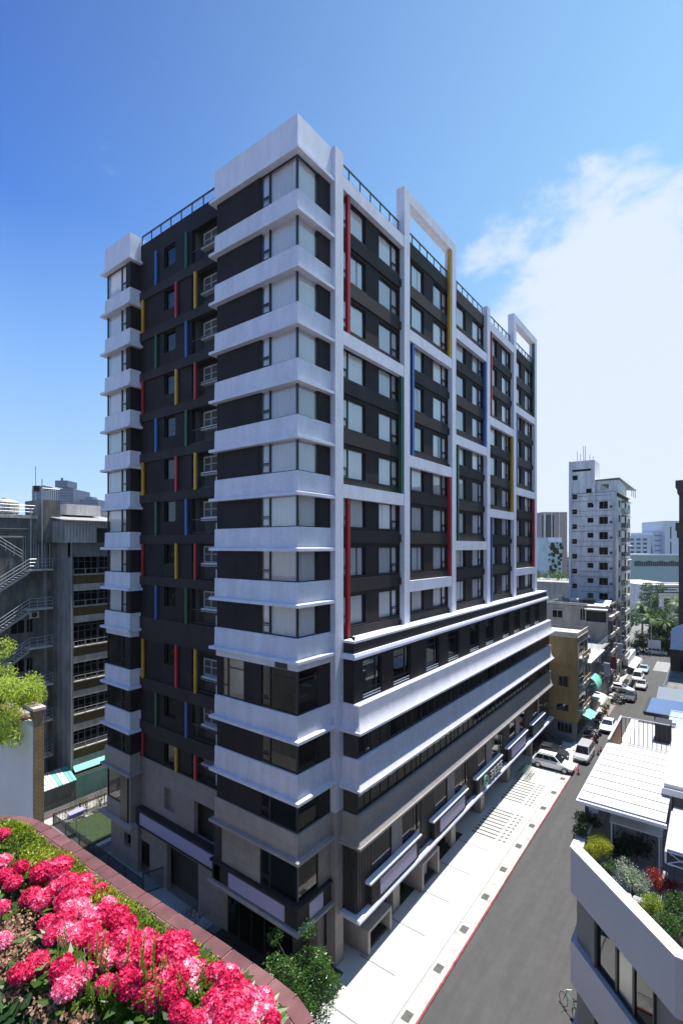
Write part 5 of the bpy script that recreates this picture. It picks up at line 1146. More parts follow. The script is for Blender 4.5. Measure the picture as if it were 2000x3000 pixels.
bush(1532, 2122, 11.9, .45, L_MID, 'dense green shrub nearest the parapet corner', 2400, .06)
bush(1430, 1945, 11.9, .55, L_DEEP, 'dark leafy shrub in the shade under the ribbed canopy', 1600, .09)
bush(1462, 1940, 11.9, .5, leaf_mat('bronze_leaves', [(.0, (.01, .008, .008)), (.6, (.03, .02, .015)), (1., (.06, .04, .03))], .2), 'dark bronze leaved shrub under the canopy by the paving', 1500, .09)
bush(1350, 1880, 12.5, .45, L_DEEP, 'dark shrub under the far corner of the canopy', 1300, .09)
MB().prism([(3.05, -14.2), (2.2, -15.4), (-.6, -18.6), (-.72, -18.1)], 11.051, 11.45).prism([(-.6, -18.6), (2.2, -15.4), (3.2, -17.2), (1.2, -21), (-.6, -22)], 11.051, 11.25).build('terrace_bed', mat('dark_soil', (.02, .02, .012), .95), nb)
# ------------------------------------------------------------------ foreground planter (own roof edge)
PZ = 23.4
D_OUT = [(-60, 1872), (0, 1874), (70, 1879), (117, 1902), (210, 1966), (325, 2047), (410, 2102), (500, 2161), (600, 2230), (665, 2276), (698, 2312), (720, 2352), (735, 2420)]
OUT = [at(x, y, PZ) for x, y in D_OUT]; OUT = [Vector((p.x, p.y)) for p in OUT]
def offs(path, d):
    res = []
    for i, p in enumerate(path):
        a = (path[min(i + 1, len(path) - 1)] - path[max(i - 1, 0)]).normalized(); res.append(p + Vector((a.y, -a.x)) * d)
    return res
sgn = -1 if (offs(OUT, .3)[5] - Vector((CAM.x, CAM.y))).length > (OUT[5] - Vector((CAM.x, CAM.y))).length else 1
inn = lambda d: offs(OUT, d * sgn)
pl = thing('brick_planter', 'curved rooftop planter wall with a red brick coping in the left foreground', 'planter')
poly = [tuple(p) for p in inn(.012)]; back = [tuple(p) for p in inn(3.2)]
cb2 = [cw(-6, 4.9, 0), cw(-6, -1, 0), cw(.8, -1, 0), cw(.55, 1.8, 0)]
pw_ = MB()
o_, i_ = inn(.01), inn(.19)
for a in range(len(o_) - 1):
    q = [o_[a], o_[a + 1], i_[a + 1], i_[a]]; vs = [(p.x, p.y, z) for z in (0, PZ - .06) for p in q]
    pw_.add(vs, [(0, 1, 2, 3), (4, 5, 6, 7), (0, 1, 5, 4), (1, 2, 6, 5), (2, 3, 7, 6), (3, 0, 4, 7)])
pw_.build('planter_wall', mat('planter_render', (.3, .25, .22), .8, .15), pl)
BRK = leaf_mat('red_brick_tiles', [(.0, (.07, .024, .028)), (.5, (.115, .042, .045)), (1., (.17, .075, .072))], 0., .75, 8.)
bk = MB(); mo = MB()
def resample(path, step):
    out = [path[0]]; acc = 0
    for a, b in zip(path, path[1:]):
        l = (b - a).length; d = (b - a) / l; t = step - acc
        while t < l: out.append(a + d * t); t += step
        acc = (acc + l) % step
    return out
for row, (d0, d1) in enumerate(((-.012, .088), (.096, .2))):
    st_ = .185; R0 = resample(OUT, st_ / 5)
    off = 2 if row else 0
    for i in range(off, len(R0) - 6, 5):
        seg = R0[i:i + 6]; a = (seg[-1] - seg[0]).normalized(); nrm_ = Vector((a.y, -a.x)) * sgn
        A = seg[0] + a * .004; B = seg[-1] - a * .004; jz = random.uniform(-.002, .002)
        q = [A + nrm_ * d0, B + nrm_ * d0, B + nrm_ * d1, A + nrm_ * d1]
        bk.add([(p.x, p.y, z) for z in (PZ - .05, PZ + jz) for p in q], [(0, 1, 2, 3), (4, 5, 6, 7), (0, 1, 5, 4), (1, 2, 6, 5), (2, 3, 7, 6), (3, 0, 4, 7)])
bk.build('brick_coping', BRK, pl)
o_, i_ = inn(-.004), inn(.194)
for a in range(len(o_) - 1):
    q = [o_[a], o_[a + 1], i_[a + 1], i_[a]]; mo.add([(p.x, p.y, z) for z in (PZ - .059, PZ - .006) for p in q], [(0, 1, 2, 3), (4, 5, 6, 7), (0, 1, 5, 4), (1, 2, 6, 5), (2, 3, 7, 6), (3, 0, 4, 7)])
mo.build('mortar', mat('pale_mortar', (.3, .22, .2), .9, .2, 9.), pl)
i2 = inn(.19); soil = [tuple(p) for p in i2] + [(p.x, p.y) for p in (cw(.1, 1.2, 0), cw(-6, 1.2, 0))]
MB().prism(soil, PZ - .6, PZ - .12).build('soil', mat('planter_soil', (.03, .022, .015), .95, .4, 12., bump=.6, bscale=40), pl)
MB().prism([(p.x, p.y) for p in (cw(-8, 2.0, 0), cw(1.4, 2.0, 0), cw(1.4, -6, 0), cw(-8, -6, 0))], 0, PZ - 1.0).box(-60, -23.5, -40, 26, 0, PZ - 1.1).build('near_building', OGREY2, None, label='roof deck block below the viewpoint carrying the planter, widened unseen behind it', cat='building')  # wide box behind the viewpoint added to block low sky
# clipped edging hedge along the coping
HG = leaf_mat('box_leaves', [(.0, (.02, .05, .008)), (.35, (.10, .17, .015)), (.65, (.32, .38, .03)), (1., (.62, .60, .07))], .4, .4, 3.)
r = random.Random(12); hm_ = MB(); path = resample(inn(.31), .02)
for k in range(30000):
    p = path[r.randrange(len(path))]; t = r.random() * math.pi; rad = .15 * (.75 + .35 * r.random()); hh = noise.noise(Vector((p.x * 2.2, p.y * 2.2, 0))) * .05
    i = path.index(p) if False else None
    a = r.uniform(-1, 1); q = Vector((p.x, p.y)) + Vector((FWD.x * .75 + RGT.x * .65, FWD.y * .75 + RGT.y * .65)).normalized() * math.cos(t) * rad * 1.05
    pos = Vector((q.x, q.y, PZ - .04 + hh + math.sin(t) * rad * 1.15))
    pos += rvec(r) * .012
    if noise.noise(pos * 9) < -.5: continue
    add_leaf(hm_, pos, (rvec(r) + Vector((0, 0, .8))).normalized(), rvec(r), .021 * r.uniform(.7, 1.3), .014)
hg = thing('box_hedge', 'clipped yellow green edging hedge inside the brick coping', 'hedge'); hm_.build('foliage', HG, hg, fix=False)
hc = MB(); 
hp = inn(.31); hc.tube([(p.x, p.y, PZ - .06) for p in hp], .09, 8); hc.build('stems', mat('hedge_core', (.012, .02, .008), .95), hg)
# flower heads
def petal_mat():
    m, nt, out = new_mat('pink_petals'); L = nt.links.new
    oi = N(nt, 'ShaderNodeObjectInfo'); geo = N(nt, 'ShaderNodeNewGeometry')
    a = N(nt, 'ShaderNodeMath', operation='MULTIPLY_ADD'); a.inputs[1].default_value = .45; L(geo.outputs['Random Per Island'], a.inputs[0])
    b = N(nt, 'ShaderNodeMath', operation='MULTIPLY'); b.inputs[1].default_value = .55; L(oi.outputs['Random'], b.inputs[0]); L(b.outputs[0], a.inputs[2])
    r = ramp(nt, a.outputs[0], [(.0, (.45, .004, .045)), (.28, (.70, .02, .11)), (.48, (.86, .07, .21)), (.66, (.93, .22, .38)), (.82, (.96, .48, .6)), (1., (.97, .84, .86))])  # petal pinks; the near-white end also paints in sunlit highlights
    p = N(nt, 'ShaderNodeBsdfPrincipled'); p.inputs['Roughness'].default_value = .5; p.inputs['Specular IOR Level'].default_value = .3
    t = N(nt, 'ShaderNodeBsdfTranslucent'); mx = N(nt, 'ShaderNodeMixShader'); mx.inputs[0].default_value = .3
    L(r.outputs[0], p.inputs['Base Color']); L(r.outputs[0], t.inputs[0]); L(p.outputs[0], mx.inputs[1]); L(t.outputs[0], mx.inputs[2]); L(mx.outputs[0], out.inputs[0]); return m
PET = petal_mat()
def head_mesh(seed):
    r = random.Random(seed); mb = MB(); n = 170
    for k in range(n):
        z = 1 - 1.75 * (k + .5) / n; a = k * 2.39996; s = math.sqrt(max(0, 1 - z * z)); d = Vector((s * math.cos(a), s * math.sin(a), z * .82))
        c = d * r.uniform(.86, 1.04) * (1 + .1 * noise.noise(d * 1.5 + Vector((seed, 0, 0)))); d = (d.normalized() + rvec(r) * .28).normalized()
        u = d.orthogonal().normalized(); v = d.cross(u); th = r.random() * 6
        u, v = u * math.cos(th) + v * math.sin(th), v * math.cos(th) - u * math.sin(th); vs = [c]; sz = r.uniform(.17, .26)
        fs = []
        for q in range(4):
            e = [u, v, -u, -v][q]; e2 = [v, -u, -v, u][q]; i0 = len(vs)
            cup = r.uniform(.1, 1.0); vs += [c + e * sz * .62 - e2 * sz * .48 + d * sz * cup * .6, c + e * sz * 1.15 + d * sz * cup, c + e * sz * .62 + e2 * sz * .48 + d * sz * cup * .6]; fs.append((0, i0, i0 + 1, i0 + 2))
        mb.add(vs, fs)
    mb.lathe([(.01, -.75), (.6, -.55), (.84, -.1), (.8, .35), (.5, .66), (.01, .8)], n=12)
    return mb.mesh('flower_head', PET, False)
HM = [head_mesh(s) for s in range(7)]
ha = [(20,150,62),(30,390,62),(190,445,62),(400,500,105),(540,460,105),(640,600,95),(10,820,65),(20,1120,75),(25,530,75),(120,590,66),(290,720,85),(390,750,98),(520,650,85),(640,760,110),(740,700,100),(780,600,85),(900,680,80),(985,790,70),(430,960,75),(490,1080,78),(590,930,90),(630,1060,90),(860,920,100),(960,860,95),(820,1060,105),(1080,900,95),(1140,1000,100),(920,1160,100),(1000,1290,90),(1140,1120,110),(1200,1250,110),(340,1330,98),(190,1420,92),(970,1520,85),(1180,1500,125),(1330,1620,105),(580,1390,105),(700,1470,115),(600,1560,100),(740,820,80),(760,1000,70)]
hb = [(80,520,115),(320,570,135),(380,640,115),(150,680,120),(480,790,105),(600,830,95),(720,830,105),(860,900,115),(250,850,105),(20,900,85),(180,1010,115),(320,980,100),(740,1080,125),(900,1120,125),(1010,1030,110),(1140,1060,115),(1080,1190,110),(820,1210,105),(400,1150,90),(540,1230,85),(30,640,95),(90,780,95),(960,960,90),(560,760,80),(1190,1180,95),(660,1190,95),(940,1260,100)]
heads = [(x * .25, 1881.6 + y * .25, s * .25) for x, y, s in ha] + [(313.6 + x * .25, 2038.4 + y * .25, s * .25) for x, y, s in hb]
FS = [('pink flowering shrub at the far left end of the planter', (30, 2010)), ('large pink flowering shrub below the left hedge', (140, 2060)), ('red pink flowering shrub in the middle of the planter', (230, 2150)), ('deep pink flowering shrub with heads shaded by its neighbours', (150, 2260)), ('bright pink flowering shrub nearest the lower coping', (560, 2300)), ('pink flowering shrub left of the lower right clump', (400, 2240))]
sh_ = []
for lab, (px, py) in FS:
    p = at(px, py, PZ - .1); sh_.append((thing('flowering_shrub', lab, 'flowering shrub', p), px, py, [], p))
LFB = leaf_mat('shrub_leaves', [(.0, (.015, .035, .008)), (.5, (.05, .11, .015)), (1., (.2, .3, .04))], .4, .35, 6.)
r = random.Random(5)
heads += [(x + r.uniform(-24, 24), y + r.uniform(-22, 22), s * r.uniform(.55, .85)) for x, y, s in heads if 60 < x < 620 and r.random() < .62]
for (px, py, s) in heads:
    z = PZ + .13 + .03 * math.sin(px * .05); p = at(px, py, z); dist = (p - CAM).dot(FWD); rad = s / 1133 * dist * 1.03
    best = min(sh_, key=lambda q: (q[1] - px) ** 2 + (q[2] - py) ** 2)
    o = link('flower_head', HM[r.randrange(7)], best[0], p - best[4], r.random() * 6); o.scale = (rad, rad, rad * r.uniform(.9, 1.05)); o.rotation_euler.x = r.uniform(-.3, .3); best[3].append((p, rad))
for o, px, py, lst, p0 in sh_:
    f = MB(); stm = MB()
    for p, rad in lst:
        q = p - p0; stm.tube([(q.x, q.y, q.z - rad * .5), (q.x * .85, q.y * .85, -.08)], .006, 5)
        for _ in range(13):
            d = rvec(r); d.z = -abs(d.z) * .3; d.normalize(); l = r.uniform(.07, .11); add_leaf(f, q + d * rad * .8 - Vector((0, 0, rad * r.uniform(.3, 1.3))), (d + Vector((0, 0, r.uniform(-.2, .6)))).normalized(), Vector((0, 0, 1)), l, l * .55, 0, -.3)
    f.build('leaves', LFB, o, fix=False); stm.build('stems', mat('green_stem', (.08, .12, .03), .6), o)
# upright leafy sprigs and dried blossoms
r = random.Random(15)
SPR = leaf_mat('sprig_leaves', [(.0, (.05, .1, .015)), (.5, (.15, .27, .03)), (1., (.38, .5, .09))], .4, .35, 6.)
def sprigs(label, pts, n, hmin, hmax, group=None):
    mb = MB(); o = thing('leafy_sprigs', label, 'plant')
    for _ in range(n):
        a = r.choice(pts); px = a[0] + r.uniform(-a[2], a[2]); py = a[1] + r.uniform(-a[3], a[3]); b = at(px, py + 40, PZ - .1); h = r.uniform(hmin, hmax); tip = b + Vector((r.uniform(-.06, .06), r.uniform(-.06, .06), h))
        mb.tube([b, b.lerp(tip, .6), tip], [.003, .0025, .001], 4, cap=False); k = int(h / .012)
        for q in range(k):
            t = .25 + .75 * q / k; d = Vector((math.cos(q * 2.4), math.sin(q * 2.4), .9 + t)).normalized(); l = .042 * (1.2 - t * .6); add_leaf(mb, b.lerp(tip, t), d, Vector((0, 0, 1)), l, l * .42)
    mb.build('foliage', SPR, o, fix=False)
sprigs('upright narrow-leaved green sprigs along the bottom left of the planter', [(300, 2330, 90, 14), (230, 2325, 80, 20), (380, 2350, 60, 10), (430, 2330, 40, 10)], 150, .18, .31)
sprigs('taller thin sprigs rising between the flowers', [(150, 2290, 50, 30), (215, 2270, 12, 20), (330, 2300, 50, 20)], 20, .32, .46)
sprigs('sparse green sprigs in the gap of the lower clump', [(430, 2300, 50, 20)], 16, .1, .18)
DRY = leaf_mat('dried_blossom', [(.0, (.14, .07, .04)), (.5, (.38, .22, .14)), (1., (.62, .48, .36))], .3, .7, 10.)
mb = MB()
for cx_, cy_, s, n in ((20, 2130, 30, 420), (45, 2170, 32, 420), (10, 2205, 26, 300), (20, 2270, 24, 260), (60, 2105, 24, 200), (120, 2320, 50, 300), (80, 2240, 26, 120), (190, 2335, 30, 160)):
    for _ in range(n):
        p = at(cx_ + r.gauss(0, s * .6), cy_ + r.gauss(0, s * .55), PZ + .05 + r.uniform(-.06, .05)); l = r.uniform(.015, .03); add_leaf(mb, p, rvec(r), rvec(r), l, l * .9)
dr = mb.build('dried_blossoms', DRY, None, fix=False, label='tan dried blossoms between the flowering shrubs', cat='dried flowers', kind='stuff')
o = thing('broad_leaved_plant', 'broad dark green leaves in the bottom left corner', 'plant', at(10, 2345, PZ)); mb = MB()
for k in range(16): a = r.random() * 6.3; add_leaf(mb, Vector((r.uniform(-.04, .04), r.uniform(-.04, .04), r.uniform(-.1, .05))), Vector((math.cos(a), math.sin(a), r.uniform(.2, .9))).normalized(), Vector((0, 0, 1)), r.uniform(.1, .16), .075, 0, -.3)
mb.build('leaves', L_DK, o, fix=False)
def inside(x, y, poly):
    c = False
    for (x0, y0), (x1, y1) in zip(poly, poly[1:] + poly[:1]):
        if (y0 > y) != (y1 > y) and x < (x1 - x0) * (y - y0) / (y1 - y0) + x0: c = not c
    return c
# ground foliage under the flowers so the bed reads planted
mb = MB()
for _ in range(5200):
    px = r.uniform(-20, 640); py = r.uniform(1930, 2400)
    p = at(px, py, PZ - .06 + r.uniform(-.05, .05))
    # keep inside the bed
    if (Vector((p.x, p.y)) - Vector((CAM.x, CAM.y))).length > 5.2: continue
    if not inside(p.x, p.y, soil): continue
    l = r.uniform(.03, .06); add_leaf(mb, p, (rvec(r) + Vector((0, 0, .3))).normalized(), Vector((0, 0, 1)), l, l * .5)
mb.build('bed_foliage', L_DK, None, fix=False, label='low dark green foliage covering the planter soil', cat='ground cover', kind='stuff')
# ------------------------------------------------------------------ vehicles and street things
TYRE = mat('tyre_rubber', (.015, .015, .015), .8); RIM = mat('wheel_rim', (.35, .36, .38), .35, .05, metal=.6)
CGL = mat('car_glass', (.012, .016, .022), .05, .1, spec=.8); LAMP = mat('lamp_lens', (.6, .6, .6), .15); TAIL = mat('tail_lens', (.3, .01, .01), .2); BLKP = mat('black_plastic', (.02, .02, .02), .6)
def paint(name, c): return mat(name, c, .28, .03, .4, spec=.6)
def car(label, name, loc, rz, P, L=4.5, W=1.8, H=1.65, hood=1.15, tail=.25, belt=.98, cat='car', van=False):
    o = thing(name, label, cat, loc, rz); h2 = L / 2; w = W / 2
    # body sections: x, half width, bottom, shoulder height, top height
    hb = belt * (.82 if not van else .9)
    secs = [(-h2, .82, .42, belt * .72, belt * .80), (-h2 + .12, .95, .3, belt * .86, belt * .97), (-h2 + .7, 1., .26, belt * .9, belt), (0, 1., .24, belt * .9, belt), (h2 - hood, 1., .24, belt * .88, belt), (h2 - hood * .5, .98, .26, hb * .88, hb * .99), (h2 - .2, .92, .3, hb * .72, hb * .86), (h2, .75, .38, hb * .5, hb * .6)]
    mb = MB(); rings = []
    for x, k, zb, zs, zt in secs:
        y = w * k; rings += [(x, -y * .92, zb), (x, -y, zb + .12), (x, -y, zs), (x, -y * .9, zt), (x, y * .9, zt), (x, y, zs), (x, y, zb + .12), (x, y * .92, zb)]
    fs = [(i * 8 + a, i * 8 + (a + 1) % 8, (i + 1) * 8 + (a + 1) % 8, (i + 1) * 8 + a) for i in range(len(secs) - 1) for a in range(8)] + [tuple(range(8)), tuple(range(len(secs) * 8 - 1, len(secs) * 8 - 9, -1))]
    mb.add(rings, fs); body = mb.build('body', P, o, smooth=False); 
    bv = body.modifiers.new('round', 'BEVEL'); bv.width = .05; bv.segments = 2; bv.limit_method = 'ANGLE'
    c0, c1 = -h2 + tail, h2 - hood; r0, r1 = c0 + (.2 if van else .45 if H > 1.55 else .8), c1 - (.45 if van else .85); yb, yt = w * .9, w * .74
    cb = MB(); cv = [(c0, -yb, belt - .02), (c1, -yb, belt - .02), (c1, yb, belt - .02), (c0, yb, belt - .02), (r0, -yt, H - .04), (r1, -yt, H - .04), (r1, yt, H - .04), (r0, yt, H - .04)]
    cb.add(cv, [(0, 3, 2, 1), (0, 1, 5, 4), (1, 2, 6, 5), (2, 3, 7, 6), (3, 0, 4, 7), (4, 5, 6, 7)]); c = cb.build('cabin', P, o); bv = c.modifiers.new('round', 'BEVEL'); bv.width = .07; bv.segments = 2; bv.limit_method = 'ANGLE'
    def pn(name, q, m=CGL, ins=.1):
        q = [Vector(a) for a in q]; ce = sum(q, Vector()) / 4; n = (q[1] - q[0]).cross(q[3] - q[0]).normalized(); 
        if n.dot(ce - Vector((0, 0, .8))) < 0: n = -n
        f = [ce + (a - ce) * (1 - ins) for a in q]; MB().add([a + n * .012 for a in f] + [a - n * .03 for a in f], [(0, 1, 2, 3), (7, 6, 5, 4), (0, 4, 5, 1), (1, 5, 6, 2), (2, 6, 7, 3), (3, 7, 4, 0)]).build(name, m, o)
    V = cv; pn('windscreen', (V[1], V[2], V[6], V[5])); pn('rear_window', (V[0], V[3], V[7], V[4]), ins=.16)
    for s in (0, 1):
        a, b2_, c_, d = (V[0], V[1], V[5], V[4]) if s == 0 else (V[3], V[2], V[6], V[7]); a, b2_, c_, d = map(Vector, (a, b2_, c_, d))
        for t0, t1 in ((.05, .34), (.345, .64), (.645, .96)): pn('side_window', [v_.lerp(w_, k_) for v_, w_, k_ in ((a.lerp(b2_, t0), d.lerp(c_, t0), .16), (a.lerp(b2_, t1), d.lerp(c_, t1), .16), (a.lerp(b2_, t1), d.lerp(c_, t1), .9), (a.lerp(b2_, t0), d.lerp(c_, t0), .9))], ins=.03)
    wr = .33
    wh = MB(); wh.lathe([(.02, -.1), (wr * .95, -.1), (wr, -.07), (wr, .07), (wr * .95, .1), (.02, .1)], n=18); wm = wh.mesh('wheel', TYRE); rm_ = MB().lathe([(.02, .105), (wr * .6, .11), (wr * .66, .1), (wr * .66, .02), (.02, .02)], n=12).mesh('rim', RIM)
    for x in (-h2 + .8, h2 - .85):
        for s in (-1, 1):
            q = link('wheel', wm, o, (x, s * (w - .09), wr)); q.rotation_euler = (-s * math.pi / 2, 0, 0); link('rim', rm_, q)
            MB().tube([(x - .42, s * (w - .0) - s * .03, .22), (x - .3, s * w - s * .03, .62), (x, s * w - s * .03, .72), (x + .3, s * w - s * .03, .62), (x + .42, s * w - s * .03, .22)], .035, 5).build('wheel_arch', BLKP if van is False else P, o)
    for s in (-1, 1):
        MB().box(h2 - .16, h2 - .02, s * w * .52, s * w * .84, hb * .58, hb * .76).build('headlight', LAMP, o); MB().box(-h2 + .0, -h2 + .14, s * w * .6, s * w * .9, belt * .68, belt * .86).build('tail_light', TAIL, o)
        MB().box(c1 - .45, c1 - .3, s * (w + .0), s * (w + .18), belt, belt + .13).build('mirror', P, o)
    MB().box(h2 - .06, h2 + .02, -w * .5, w * .5, .42, hb * .6).build('grille', BLKP, o); MB().box(h2 + .021, h2 + .03, -.2, .2, .48, .6).build('number_plate', mat('plate_white', (.6, .6, .6), .5), o)
    MB().box(-h2 + .2, h2 - .2, -w * .93, w * .93, .2, .34).build('sill_trim', BLKP, o)
    if H > 1.6 and not van:
        for s in (-1, 1): MB().box(r0 + .1, r1 - .1, s * yt * .88 - .02, s * yt * .88 + .02, H - .02, H + .03).build('roof_rail', BLKP, o)
    return o
WP = paint('white_car_paint', (.72, .72, .72)); SP = paint('silver_car_paint', (.34, .35, .37)); KP = paint('dark_car_paint', (.02, .022, .03)); BP = paint('light_blue_car_paint', (.3, .42, .52))
PI = math.pi
car('white crossover parked across the pavement end with nose toward the road', 'parked_car', (40.0, -3.9, .09), -PI / 2, WP, 4.55, 1.85, 1.68)
car('dark saloon parked in the shade beside the white crossover', 'parked_car', (43.4, -2.6, .05), -PI / 2 + .1, KP, 4.5, 1.8, 1.45, tail=.6)
car('second dark car deeper in the shade by the yellow house', 'parked_car', (46.6, -1.2, .05), -PI / 2, KP, 4.4, 1.8, 1.48, tail=.5)
car('silver people carrier facing the camera behind the white crossover', 'parked_van', (45.3, -6.2, 0), PI, SP, 4.4, 1.75, 1.85, hood=.85, tail=.12, cat='van', van=True)
car('white car half hidden behind the brown screen wall', 'parked_car', (57.6, -6.9, 0), PI, WP, 4.3, 1.7, 1.5)
car('white saloon parked crosswise by the stained tower shops', 'parked_car', (79.6, -5.5, 0), -PI / 2 - .15, WP, 4.4, 1.75, 1.45, tail=.6)
car('white minivan parked along the tower shops', 'parked_van', (90.2, -7.1, 0), PI, WP, 4.4, 1.75, 1.9, hood=.7, tail=.1, cat='van', van=True)
car('light blue saloon parked behind the white minivan', 'parked_car', (98, -7.3, 0), PI, BP, 4.4, 1.75, 1.48, tail=.6)
car('dark blue car on the crossing street beyond the shops', 'parked_car', (116, -2.5, 0), PI / 2, paint('blue_car_paint', (.03, .06, .12)), 4.4, 1.75, 1.5)
car('flat looking white car on the crossing street', 'parked_car', (119, -7.8, 0), PI / 2, WP, 4.4, 1.75, 1.45)
# scooters
def scooter(label, loc, rz, P):
    o = thing('motor_scooter', label, 'scooter', loc, rz, 'scooters parked along the street')
    MB().add([(-.75, -.13, .45), (-.75, .13, .45), (-.1, .16, .35), (-.1, -.16, .35), (-.8, -.1, .72), (-.8, .1, .72), (-.05, .14, .66), (-.05, -.14, .66)], [(0, 1, 2, 3), (4, 7, 6, 5), (0, 3, 7, 4), (1, 5, 6, 2), (0, 4, 5, 1), (3, 2, 6, 7)]).box(-.1, .35, -.14, .14, .26, .34).add([(.33, -.2, .3), (.33, .2, .3), (.5, .16, .95), (.5, -.16, .95), (.42, -.2, .3), (.42, .2, .3), (.6, .1, .92), (.6, -.1, .92)], [(0, 1, 2, 3), (7, 6, 5, 4), (0, 4, 5, 1), (1, 5, 6, 2), (2, 6, 7, 3), (3, 7, 4, 0)]).build('body', P, o)
    MB().box(-.78, -.05, -.13, .13, .72, .8).build('seat', BLKP, o)
    MB().tube([(.5, -.32, 1.05), (.46, 0, 1.0), (.5, .32, 1.05)], .02, 5).build('handlebar', BLKP, o)
    for x in (-.55, .68): q = MB().lathe([(.05, -.05), (.22, -.05), (.24, 0), (.22, .05), (.05, .05)], n=12).build('wheel', TYRE, o, loc=(x, 0, .24)); q.rotation_euler.x = PI / 2
    MB().tube([(.68, 0, .24), (.5, 0, .95)], .03, 5).build('fork', METAL, o); MB().tube([(.5, .3, 1.05), (.48, .34, 1.22)], .012, 4).box(.46, .49, .3, .4, 1.2, 1.28).parts('mirror', BLKP, o)
    return o
cols = {'white': WP, 'black': KP, 'red': paint('red_scooter_paint', (.4, .01, .02)), 'grey': SP}
sc_ = {k: scooter('x', (0, 0, 0), 0, v) for k, v in cols.items()}
rs = random.Random(2); used = set()
spots = [(51.0, -5.9, 'red', 'bright red scooter near the kerb below the mint awning'), (51.8, -5.6, 'white', 'white scooter just behind the bright red one')]
spots += [(52.5 + .75 * q, -5.5 - .15 * (q % 3), ['black', 'grey', 'white', 'black', 'grey'][q], 'dark or grey scooter in the row below the mint awning') for q in range(4)]
spots += [(71 + .8 * q, -6.0 - .35 * (q % 2), ['black', 'grey', 'white'][q % 3], 'scooter in the middle row along the low shops') for q in range(6)]
spots += [(82.5 + .75 * q, -6.1, ['black', 'grey', 'black', 'white'][q % 4], 'scooter in the far row before the white minivan') for q in range(6)]
for x, y, c, lab in spots:
    o = sc_[c] if c not in used else dup(sc_[c]); used.add(c); o.location = (x, y, 0); o.rotation_euler.z = -PI / 2 + rs.uniform(-.25, .25); o['label'] = lab
for q in range(7): o = dup(sc_[['black', 'grey', 'white'][q % 3]]); o.location = (73 + .8 * q + 4.5, -5.0 - .2 * (q % 3), .1); o.rotation_euler.z = -PI / 2 + rs.uniform(-.3, .3); o['label'] = 'scooter parked on the pavement side behind the middle row, near the white saloon'
for q in range(5): o = dup(sc_[['grey', 'black', 'white'][q % 3]]); o.location = (59.5 + .75 * q, -5.6, 0); o.rotation_euler.z = -PI / 2 + rs.uniform(-.3, .3); o['label'] = 'scooter by the white curved awning of the low shop'
# bicycles
def bicycle(label, loc, rz, lean=0):
    o = thing('bicycle', label, 'bicycle', loc, rz); o.rotation_euler.x = lean
    for x in (-.52, .52):
        t = [(x + .33 * math.cos(a), 0, .34 + .33 * math.sin(a)) for a in [2 * PI * q / 20 for q in range(21)]]; w_ = MB().tube(t, .018, 5, cap=False).build('wheel', TYRE, o)
        sp2 = MB(); [sp2.bar((x, 0, .34), (x + .32 * math.cos(a), 0, .34 + .32 * math.sin(a)), .005) for a in [2 * PI * q / 10 for q in range(10)]]; sp2.build('spokes', STEEL, w_)
    MB().tube([(-.52, 0, .34), (-.15, 0, .32), (.38, 0, .8), (-.22, 0, .8), (-.15, 0, .32)], .018, 5).tube([(-.22, 0, .8), (-.52, 0, .34)], .014, 5).tube([(.52, 0, .34), (.38, 0, .8), (.36, 0, .98)], .018, 5).tube([(-.22, 0, .8), (-.24, 0, .92)], .015, 5).build('frame', mat('bike_teal', (.05, .25, .25), .4), o)
    MB().box(-.36, -.12, -.07, .07, .92, .97).build('saddle', BLKP, o); MB().tube([(.3, -.26, 1.0), (.38, 0, .98), (.3, .26, 1.0)], .014, 5).build('handlebar', STEEL, o); return o
b0 = bicycle('rental bicycle in the row at the shaded end of the pavement', (34.9, -1.9, .1), -PI / 2); b0['group'] = 'bicycles in the pavement rack'
for q in range(1, 6): dup(b0, None, (34.9 + .42 * q, -1.9, .1))
b9 = dup(b0, None, (8.6, -12.5, 0), .9, 'bicycle leaning near the foot of the corner house at the bottom'); del b9['group']; b9.rotation_euler.x = .15
rk = thing('bicycle_rack', 'low steel rack along the bicycles at the pavement end', 'rack', (34.5, -1.2, .1)); MB().tube([(0, 0, 0), (0, 0, .6), (3, 0, .6), (3, 0, 0)], .03, 6).build('hoop', STEEL, rk); 
for q in range(7): MB().tube([(.3 + q * .42, 0, .6), (.3 + q * .42, -.3, .3), (.3 + q * .42, 0, .05)], .012, 4).build('slot', STEEL, rk)
# cones
def cone(label, loc):
    o = thing('traffic_cone', label, 'traffic cone', loc, 0, 'orange cones along the road edge'); MB().box(-.2, .2, -.2, .2, 0, .04).build('base', BLKP, o)
    MB().lathe([(.15, .04), (.03, .72), (.0, .72)], n=14).build('cone_body', mat('cone_orange', (.62, .06, .02), .5), o); MB().lathe([(.105, .3), (.078, .45)], n=14).build('band', WHITE2, o, fix=False); return o
c0 = cone('orange cone by the front of the white crossover', (40.1, -6.6, 0)); dup(c0, None, (47.3, -7.4, 0), label='first orange cone beside the silver people carrier'); dup(c0, None, (48.6, -7.5, 0), label='orange cone just behind the first one by the people carrier')
# far kerb, extra street surfaces
MB().box(49, 110.8, -5.0, -4.0, 0, .1).build('far_pavement', KERB, kind='structure'); MB().box(58, 70, -6.1, -6.0, .004, .012).box(58, 70, -5.3, -5.2, .1, .108).build('red_kerb_line', REDP, kind='structure')
xm = MB()
for q in range(12): xm.box(101 + q * .85, 101.45 + q * .85, -13.5, -8.6, .004, .012)
xm.build('worn_crossing_marks', mat('worn_white_marking', (.4, .4, .39), .8, .35, 2.), kind='structure')
MB().box(3, 60, -13.85, -13.0, 0, .1).build('right_pavement', KERB, kind='structure')
